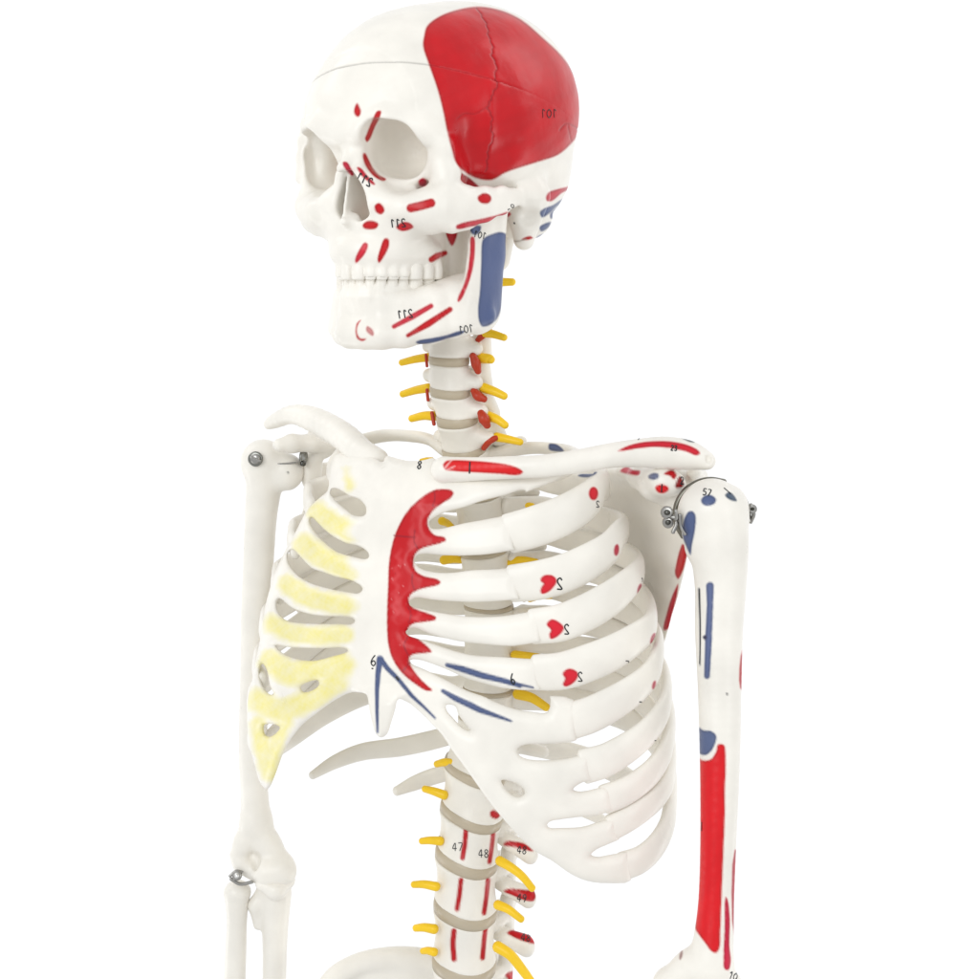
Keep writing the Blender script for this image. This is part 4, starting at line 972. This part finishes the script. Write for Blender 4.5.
def f(pt, V):
    pt.poly([(620, 471), (627, 466.5), (633, 470), (640, 471), (639, 475), (630, 474.5)], (.62, .03, .06), face=-.1)
    pt.poly([(648, 476), (653, 473), (658.5, 474), (658, 478), (653, 480), (649, 478.5)], (.16, .18, .28), face=-.1)
    pt.poly([(664, 474), (669, 470.5), (674, 471), (676.5, 475.5), (674, 479.5), (670, 476)], RED, face=-.1)
    pt.poly([(655, 487), (660, 484.5), (666, 485.5), (669, 489), (665, 493), (658, 492.5)], (.72, .010, .014), face=-.1)
    pt.poly([(675, 487.5), (680, 476), (682.5, 480), (684, 485), (680, 488)], (.30, .01, .01), face=-.2)
    pt.poly([(682.5, 544), (687, 549), (686, 560), (682, 573), (678, 579), (675, 574), (677, 560), (680, 549)], RED, face=-.5)
    pt.poly([(678, 584), (677, 596), (672, 615), (668, 629), (663.5, 630), (667, 612), (672, 596)], (.52, .012, .03), face=-.5)
finish('scapula', v, f, 'near shoulder blade with red and blue patches', inks=[('2', 682, 480.5, 7, dict(w=1.3)), ([(662, 484), (661.5, 492)], 1.3)])
# ---- far scapula
v = Vol((-260, 60, -400), (-110, 210, -140), 1.8)
blade(v, [(308, 470), (325, 462), (352, 470), (372, 500), (368, 540), (345, 590), (318, 622), (300, 615), (284, 585), (288, 560), (300, 520), (306, 495)],
      plane_fn((300, 480, 128), (305, 610, 172), (370, 500, 190)), 3.0)
v.ell(P(309, 472, 124), (9, 12, 20), 5)
v.chain([P(330, 447, 120), P(312, 443, 108), P(292, 443.5, 96), P(279, 445, 88)], [8, 9.5, 9.5, 7], 5)
v.chain([P(325, 452, 122), P(318, 440, 124), P(310, 433, 118)], [7, 5, 3], 4)
v.chain([P(316, 455, 124), P(314, 480, 126)], [8, 8], 5)
finish('scapula', v, None, 'plain unpainted far shoulder blade')

# ---- near humerus
def bonechain(v, L, k=3, flat=None, sub=6):
    k = .3
    cp = spline(np.array([list(P(p[0], p[1], p[2])) + [p[3]] for p in L]), sub)
    for p, q in zip(cp[:-1], cp[1:]): v.chain([p[:3], q[:3]], [p[3], q[3]], k, flat=flat)
v = Vol((140, -260, -830), (250, -90, -155), 1.25)
bonechain(v, [(716, 512, -150, 26), (719, 535, -151, 26.5), (720, 560, -153, 25), (720.5, 590, -157, 22.6), (719, 630, -163, 21.2), (719.5, 680, -171, 19.4), (720, 730, -180, 18.2), (719.5, 790, -190, 16.7), (718, 850, -200, 15.4), (716, 905, -208, 15.3), (714, 935, -212, 16.8), (711, 965, -215, 19.2)], 2)
v.ell(P(711, 508, -146), (27, 26, 26), 8)
v.ell(P(733, 512, -142), (14, 16, 22), 8)
v.chain([P(702, 514, -148), P(704, 546, -148)], [21.5, 17.5], 6)
v.chain([P(710, 960, -214), P(690, 968, -208), P(672, 985, -203)], [13.5, 12.5, 15.5], 10)
v.chain([P(715, 975, -214), P(728, 985, -211)], [15.5, 12.5], 8)
v.chain([P(672, 990, -203), P(728, 1000, -208)], [15.5, 15.5], 8)
def f(pt, V):
    pt.poly([(688, 512), (692, 511), (695.5, 515), (695, 530), (692, 545), (690.5, 555), (686, 546), (682.5, 536), (683, 523)], BLUE, face=-.2)
    pt.poly([(701, 500), (705, 495.5), (711, 495), (716, 499), (715, 503), (708, 506), (703, 504.5)], BLUE)
    pt.poly([(725, 495), (729, 492), (733, 494), (737, 501), (733, 501), (727, 498)], (.07, .10, .15))
    pt.line([(710, 586), (710, 605), (708.5, 640), (707, 676)], [8, 6.5, 7, 6], (.11, .14, .27))
    pt.line([(699, 589), (700, 620), (700, 665)], [2.2, 1.8, 1.2], (.10, .11, .13), face=0)
    pt.poly([(705, 635), (707, 637), (705, 640), (702.5, 637)], (.05, .05, .10))
    pt.poly([(742.3, 650), (745, 652), (743, 690), (740, 688)], (.52, .012, .02), face=-.4)
    pt.poly([(698, 727), (703, 730), (711, 731), (716, 735), (716, 741), (712, 750), (706, 755), (700, 754), (696, 748)], (.10, .13, .24), face=-.2)
    pt.poly([(697, 756), (702, 760), (710, 759.5), (716, 752), (717.5, 745), (721, 744), (724, 745), (725.3, 749), (725.8, 770), (725, 790), (725, 815), (723.6, 850), (722, 890), (720.5, 930), (719.5, 948), (716, 953), (711, 951), (705, 943), (699, 935), (695, 928), (694, 880), (696, 830), (696, 790)], (.66, .005, .010), face=-.5, soft=.9)
    pt.poly([(725.5, 897), (727.5, 899), (730, 920), (729.5, 945), (731, 962), (728.5, 970), (724.5, 969), (723.5, 955), (724.5, 930)], (.58, .012, .05))
    pt.poly([(734.6, 850), (737, 850), (736, 935), (734, 935)], (.48, .012, .03), face=-.4)
    rd = (pt.C[:, 0] > .4) & (pt.C[:, 1] < .1) & (pt.y > 740); pt.C[rd] *= (1 + .03 * np.sin(pt.x[rd] * 1.1 + 2 * np.sin(pt.y[rd] * .05)) * np.sin(pt.y[rd] * .09) + .015 * np.sin(pt.y[rd] * .33 + pt.x[rd] * .4))[:, None]
    pt.poly(oval(727, 694, 1.1, 1.1), INK, rim=False); pt.poly(oval(681, 955, 1.6, 5, .2), (.45, .30, .28), rim=True, face=-.3)
finish('humerus', v, f, 'near upper arm bone with a long red band', inks=[('57', 707, 492.5, 6.5, dict(w=1.1, rot=.2)), ([(724, 488), (731, 494)], 1.2), ([(701.8, 822), (701.8, 831)], 1.3), ([(699.4, 589), (700.5, 637), (699.7, 664)], 1.0), ('10', 733, 976, 7, dict(w=1.2, rot=.3))])
# ---- far humerus
v = Vol((-290, 60, -690), (-185, 200, -150), 1.7)
bonechain(v, [(265, 462, 118, 22), (264, 485, 120, 19.5), (261, 515, 122, 17.5), (258.5, 560, 124, 16.6), (256, 610, 126, 16), (254, 680, 128, 15), (253, 750, 128, 15.5), (254.5, 795, 126, 15), (256, 820, 125, 16)], 2)
v.ell(P(262, 462, 118), (23, 22, 24), 6); v.ell(P(287, 472, 114), (18, 17, 20), 9)
v.chain([P(256, 820, 125), P(245, 842, 122), P(238, 855, 120)], [14, 11, 9], 8)
v.chain([P(256, 820, 125), P(268, 845, 122), P(280, 862, 118)], [14, 13, 12], 8)
v.chain([P(242, 864, 118), P(256, 874, 116)], [10, 8], 6); v.chain([P(268, 872, 112), P(281, 871, 112)], [17, 17], 6)
v.ell(P(256, 861, 124), (11, 7, 12), 4)
v.ell(P(255.5, 862, 107), (5.5, 9, 9), 2.5, 'sub')
def f(pt, V): pt.poly(oval(288, 472.5, .9, .9), INK, rim=False)
finish('humerus', v, f, 'plain unpainted far upper arm bone')
# ---- far forearm
v = Vol((-290, 60, -850), (-215, 190, -610), 1.6)
bonechain(v, [(237, 893, 118, 13.5), (237, 904, 118, 12.5), (237, 918, 118, 11), (236, 945, 120, 11.3), (234, 1000, 122, 12)], 2)
v.ell(P(237.5, 892, 118), (14.5, 14, 11), 3)
finish('radius', v, None)
v = Vol((-290, 60, -850), (-185, 190, -590), 1.6)
bonechain(v, [(276, 893, 122, 17), (275, 915, 122, 15.5), (275, 940, 122, 13.5), (274, 1000, 122, 12.5)], 2)
v.chain([P(286, 880, 112), P(276, 890, 102), P(262, 884, 104)], [10, 9, 7], 6)
v.chain([P(264, 890, 120), P(256, 905, 118), P(258, 925, 120)], [8, 8, 5], 5)
v.ell(P(272, 868, 110), (15, 18, 15), 3, 'sub')
finish('ulna', v, None)
# ---- steel fittings
STEEL = (.36, .35, .33)
def disk(c, n, r, t, seg=24, col=STEEL, dome=.3):
    c = np.array(c, float); n = np.array(n, float); n /= np.linalg.norm(n); a = np.cross(n, [0, 0, 1]); a /= np.linalg.norm(a); b = np.cross(n, a)
    prof = [(-1, .0), (-1, .8), (-.7, 1), (.7, 1), (1, .82), (1 + dome, .4), (1 + dome * 1.15, .02)]
    V = [c + n * z * t / 2 + (a * math.cos(q) + b * math.sin(q)) * r * max(k, .02) for z, k in prof for q in np.linspace(0, 2 * math.pi, seg, endpoint=False)]
    F = [[i * seg + j, i * seg + (j + 1) % seg, (i + 1) * seg + (j + 1) % seg, (i + 1) * seg + j] for i in range(len(prof) - 1) for j in range(seg)]
    F += [[j for j in range(seg)][::-1], [(len(prof) - 1) * seg + j for j in range(seg)]]
    return np.array(V), F, np.array(col, float)
def rod(pts, r, nrm=(0, 0, 1), flatb=None): V, F, _ = sweep(np.array([P(*p) for p in pts]), r, flatb or r, nrm, seg=12, n=5); return V, F, np.array(STEEL)
def fit(name, parts, label=None, parent=None):
    V, F, C = join(parts); o = new_obj(name, V, F, C, mat=M_METAL, parent=parent or ROOT)
    if label: o['label'] = label
    return o
n_ = np.array([-.15, -1, .05])
fit('joint_screw', [disk(P(255.5, 459, 92), n_, 8.0, 3, col=(.22, .22, .20)), disk(P(255.5, 459, 88), n_, 5.2, 4), rod([(251, 457, 84), (260, 461, 84)], 1.3)], 'slotted screw in the far shoulder')
fit('joint_plate', [rod([(272, 455, 108), (290, 456, 108), (305, 456, 110)], 9.5, (0, -1, .1), 1.4) if False else rod([(270, 464, 100), (288, 463.5, 100), (303, 461, 104), (305.5, 459, 112)], 1.0), disk(P(303.5, 457, 108), (1, -.4, 0), 8, 3, col=(.33, .33, .31)), disk(P(303, 463.5, 103), (.6, -1, 0), 3.0, 4, col=(.12, .12, .11))], 'thin steel plate beside the far shoulder screw')
arc = [(669.5, 541, -128), (668, 520, -138), (673, 503, -146), (682, 491, -150), (695, 484, -152), (708, 482, -150), (720, 487, -146)]
def strap(a0, a1, d, n):
    th = np.radians(np.linspace(a0, a1, n)); q = np.array([P(711.5 + 36.3 * math.cos(t_), 514.5 - 35.0 * math.sin(t_), d) for t_ in th])
    V, F, _ = sweep(q, 2.6, 4.0, np.array([[math.cos(t_), 0, math.sin(t_)] for t_ in th]), seg=12, n=5); return V, F, np.array((.20, .19, .16))
fit('shoulder_bracket', [strap(218, 70, -122, 8), strap(34, -12, -126, 5)], 'curved steel strap over the near shoulder')
m1 = [disk(P(667, 512.5, -150), (-.5, -1, .2), 5.8, 3), disk(P(668, 522.5, -150), (-.5, -1, -.1), 5.2, 3), disk(P(667, 512.5, -154), (-.5, -1, .2), 2.6, 3, col=(.10, .10, .09)), disk(P(668, 522.5, -154), (-.5, -1, -.1), 2.4, 3, col=(.10, .10, .09)),
      rod([(671, 517, -150), (680, 518, -152)], 2.6), rod([(676, 511, -160), (677, 522, -160), (673, 532, -160)], 1.8), rod([(680, 515, -162), (681, 527, -161), (685, 534, -162)], 1.5)]
fit('wing_nut', m1, 'steel wing nut inside the near shoulder')
m2 = [disk(P(748.5, 513, -136), (1, -.5, .2), 8.5, 4), disk(P(752.5, 509, -140), (.4, -1, .2), 4.2, 3), disk(P(752.5, 509, -143), (.4, -1, .2), 1.6, 3, col=(.06, .06, .05)), rod([(751, 505, -140), (754, 514, -140), (751, 522, -138)], 1.7)]
fit('joint_bolt', m2, 'steel bolt head outside the near shoulder')
m3 = [disk(P(237, 875.5, 100), (-.1, -1, .4), 5.2, 4), disk(P(237, 876, 97), (-.1, -1, .4), 2.4, 3, col=(.7, .7, .68)), rod([(231, 879, 100), (240, 884, 100), (252, 882, 102)], 1.8), rod([(230, 876, 102), (236, 871, 103), (242, 872, 103)], 1.5)]
fit('joint_screw', m3, 'small steel screw at the far elbow')

# ================================================================== NERVES AND ARTERIES
def NV(*p, r=4.4): return nerve(p, r)
OR = 4.4
NV((488, 284, 6), (500, 283, 2), (512, 282, 0), r=4.8)
NV((486, 333, -2), (494, 335, -8), (504, 337.5, -14))
NV((478, 357, 2), (488, 359, -6), (498, 360, -10), r=4.8) if False else NV((480, 358, -2), (490, 359.5, -8), (491, 359.7, -9), r=5)
NV((484, 388, -4), (494, 392, -10), (504, 396, -14), r=4.8)
NV((488, 416, 0), (497, 420, -6), (505, 425, -10), r=4.8)
NV((497, 437, 6), (508, 440, 0), (520, 442, -4), r=4.4)
NV((430, 357, 28), (416, 360, 34), (402, 362.5, 40), r=4.4)
NV((428, 388, 28), (416, 391, 34), (403, 394, 40), r=4.6)
NV((434, 416, 30), (424, 416.5, 36), (412, 418.5, 42), r=4.8)
NV((432, 459.5, 40), (421, 460.3, 44), r=2.2)
artery([(478, 340, 4), (484, 334, 0), (490, 331, 0)], 4.0)
artery([(473, 356, -10), (476, 364, -10), (478, 371, -8)], 5.0)
artery([(474, 391, -8), (478, 396, -10), (484, 399, -10)], 5.0)
artery([(481, 413, -8), (484, 419, -10), (487, 425, -8)], 5.6)
artery([(484, 448, 6), (489, 441, 2), (496, 438, 2)], 4.0)
artery([(426, 355, 22), (427, 366, 22)], 2.2); artery([(427, 390, 22), (428, 400, 22)], 2.4); artery([(432, 413, 22), (434, 424, 20)], 2.8)
# thoracic nerves glimpsed between the ribs
NV((500, 507, 60), (515, 505, 56), (532, 506, 52), r=4); NV((442, 521, 30), (452, 527, 46), r=4)
NV((444, 560, 60), (462, 560, 60), r=4.5); NV((508, 563, 58), (522, 561, 52), (536, 562, 48), r=4.5)
NV((530, 598, 50), (550, 596, 46), r=4); NV((515, 655, 50), (528, 657, 44), (548, 658.5, 40), r=4.4)
NV((518, 694, 44), (532, 699, 34), (546, 707, 26), r=5.2)
for q, r in ((((452, 763, 40), (444, 763, 46), (437, 764, 52)), 4.4), (((444, 795, 36), (434, 792, 40), (425, 789, 46)), 4.4), (((440, 841, 30), (430, 841, 34), (422, 841, 38)), 4.2),
             (((436, 886.5, 24), (424, 885, 28), (414, 884.5, 32)), 4.3), (((434, 929, 20), (424, 928, 24), (416, 928, 28)), 4.5), (((434, 952, 20), (428, 951, 24), (423, 951, 28)), 4.0),
             (((500, 861, 6), (510, 868, -2), (522, 876, -8), (532, 888, -12)), 4.5), (((498, 905, 2), (508, 910, -4), (521, 919, -10)), 4.4), (((498, 947, 0), (510, 956, -6), (524, 972, -10), (530, 980, -12)), 5.2)):
    nerve(q, r)
# transverse process tips of the lumbar spine, with red marks
# ================================================================== PELVIS
v = Vol((-175, -60, -830), (-40, 120, -665), 2.0)
def hip(X, Y, Z): return 0
rim = spline(np.array([P(322, 992, 40), P(334, 976, 48), P(352, 965, 56), P(375, 958, 62), P(400, 956, 68), P(424, 958, 70), P(442, 966, 66), P(455, 985, 60)]), 5)
v.chain(rim, 8.5, 2)
for k in range(0, len(rim) - 1, 2):
    q = rim[k]; v.chain([q + np.array([0, 2, -4]), q + np.array([4, 26, -34])], [7, 5], 7)
v.ell(P(392, 1000, 68), (64, 10, 45), 12)
finish('hip_bone', v, None)
WS, BL, KEY, FILL = .80, 13, 11.0, 6.5
# ================================================================== camera, light
cam = bpy.data.cameras.new('camera'); co = bpy.data.objects.new('camera', cam); scene.collection.objects.link(co)
co.location = (0, -D * SC, 0); co.rotation_euler = (math.radians(90), 0, 0)
cam.sensor_width = 36; cam.lens = 36 * D / 979.0; cam.shift_y = -(489.5 - YH) / 979.0; cam.clip_end = 50; cam.clip_start = .05
scene.camera = co
w = bpy.data.worlds.new('World'); scene.world = w; w.use_nodes = True
bg = w.node_tree.nodes['Background']; bg.inputs['Color'].default_value = (.97, .985, 1, 1); bg.inputs['Strength'].default_value = WS
def area(name, loc, target, size, power, col=(1, 1, 1)):
    l = bpy.data.lights.new(name, 'AREA'); l.shape = 'RECTANGLE'; l.size = size[0]; l.size_y = size[1]; l.energy = power; l.color = col
    o = bpy.data.objects.new(name, l); scene.collection.objects.link(o); o.location = loc
    o.rotation_euler = (Vector(target) - Vector(loc)).to_track_quat('-Z', 'Y').to_euler(); return o
# white studio backdrop, a tall sheet curving forward at both sides, lit by its own two lamps
bv_, bf_ = [], []
xs = np.linspace(-1, 1, 33)
for t in xs:
    a = t * 1.25; r = 2.6
    for z in (-2.6, 2.8): bv_.append((r * math.sin(a) * 1.25, 2.3 - r * (1 - math.cos(a)) , z))
for i in range(32): bf_.append([2 * i, 2 * i + 1, 2 * i + 3, 2 * i + 2])
bm_ = bpy.data.materials.new('white_paper'); bm_.use_nodes = True
bm_.node_tree.nodes['Principled BSDF'].inputs['Base Color'].default_value = (.9, .9, .9, 1); bm_.node_tree.nodes['Principled BSDF'].inputs['Roughness'].default_value = .9
nz_ = bm_.node_tree.nodes.new('ShaderNodeTexNoise'); nz_.inputs['Scale'].default_value = 60; bp_ = bm_.node_tree.nodes.new('ShaderNodeBump'); bp_.inputs['Strength'].default_value = .05
bm_.node_tree.links.new(nz_.outputs['Fac'], bp_.inputs['Height']); bm_.node_tree.links.new(bp_.outputs['Normal'], bm_.node_tree.nodes['Principled BSDF'].inputs['Normal'])
me_ = bpy.data.meshes.new('backdrop'); me_.from_pydata(bv_, [], bf_); me_.polygons.foreach_set('use_smooth', np.ones(32, bool)); me_.materials.append(bm_)
bo_ = bpy.data.objects.new('backdrop', me_); scene.collection.objects.link(bo_); bo_['kind'] = 'structure'
area('backdrop_lamp_low', (-1.9, .6, -1.6), (.2, 2.2, -.3), (.8, 1.6), BL); area('backdrop_lamp_high', (1.9, .6, 1.6), (-.2, 2.2, .3), (.8, 1.6), BL)
area('backdrop_lamp_side', (-1.9, .6, 1.6), (.2, 2.2, .3), (.8, 1.6), BL); area('backdrop_lamp_far', (1.9, .6, -1.6), (-.2, 2.2, -.3), (.8, 1.6), BL)
area('key_softbox', (-.85, -1.45, .45), (0, 0, -.12), (.9, .9), KEY, (.95, .975, 1))
area('fill_softbox', (1.3, -1.5, .2), (0, 0, -.15), (.9, 1.2), FILL, (.97, .985, 1))
scene.view_settings.view_transform = 'Standard'; scene.view_settings.look = 'None'
scene.view_settings.exposure = 0; scene.view_settings.gamma = 1
scene.cycles.max_bounces = 8
scene.cycles.diffuse_bounces = 5
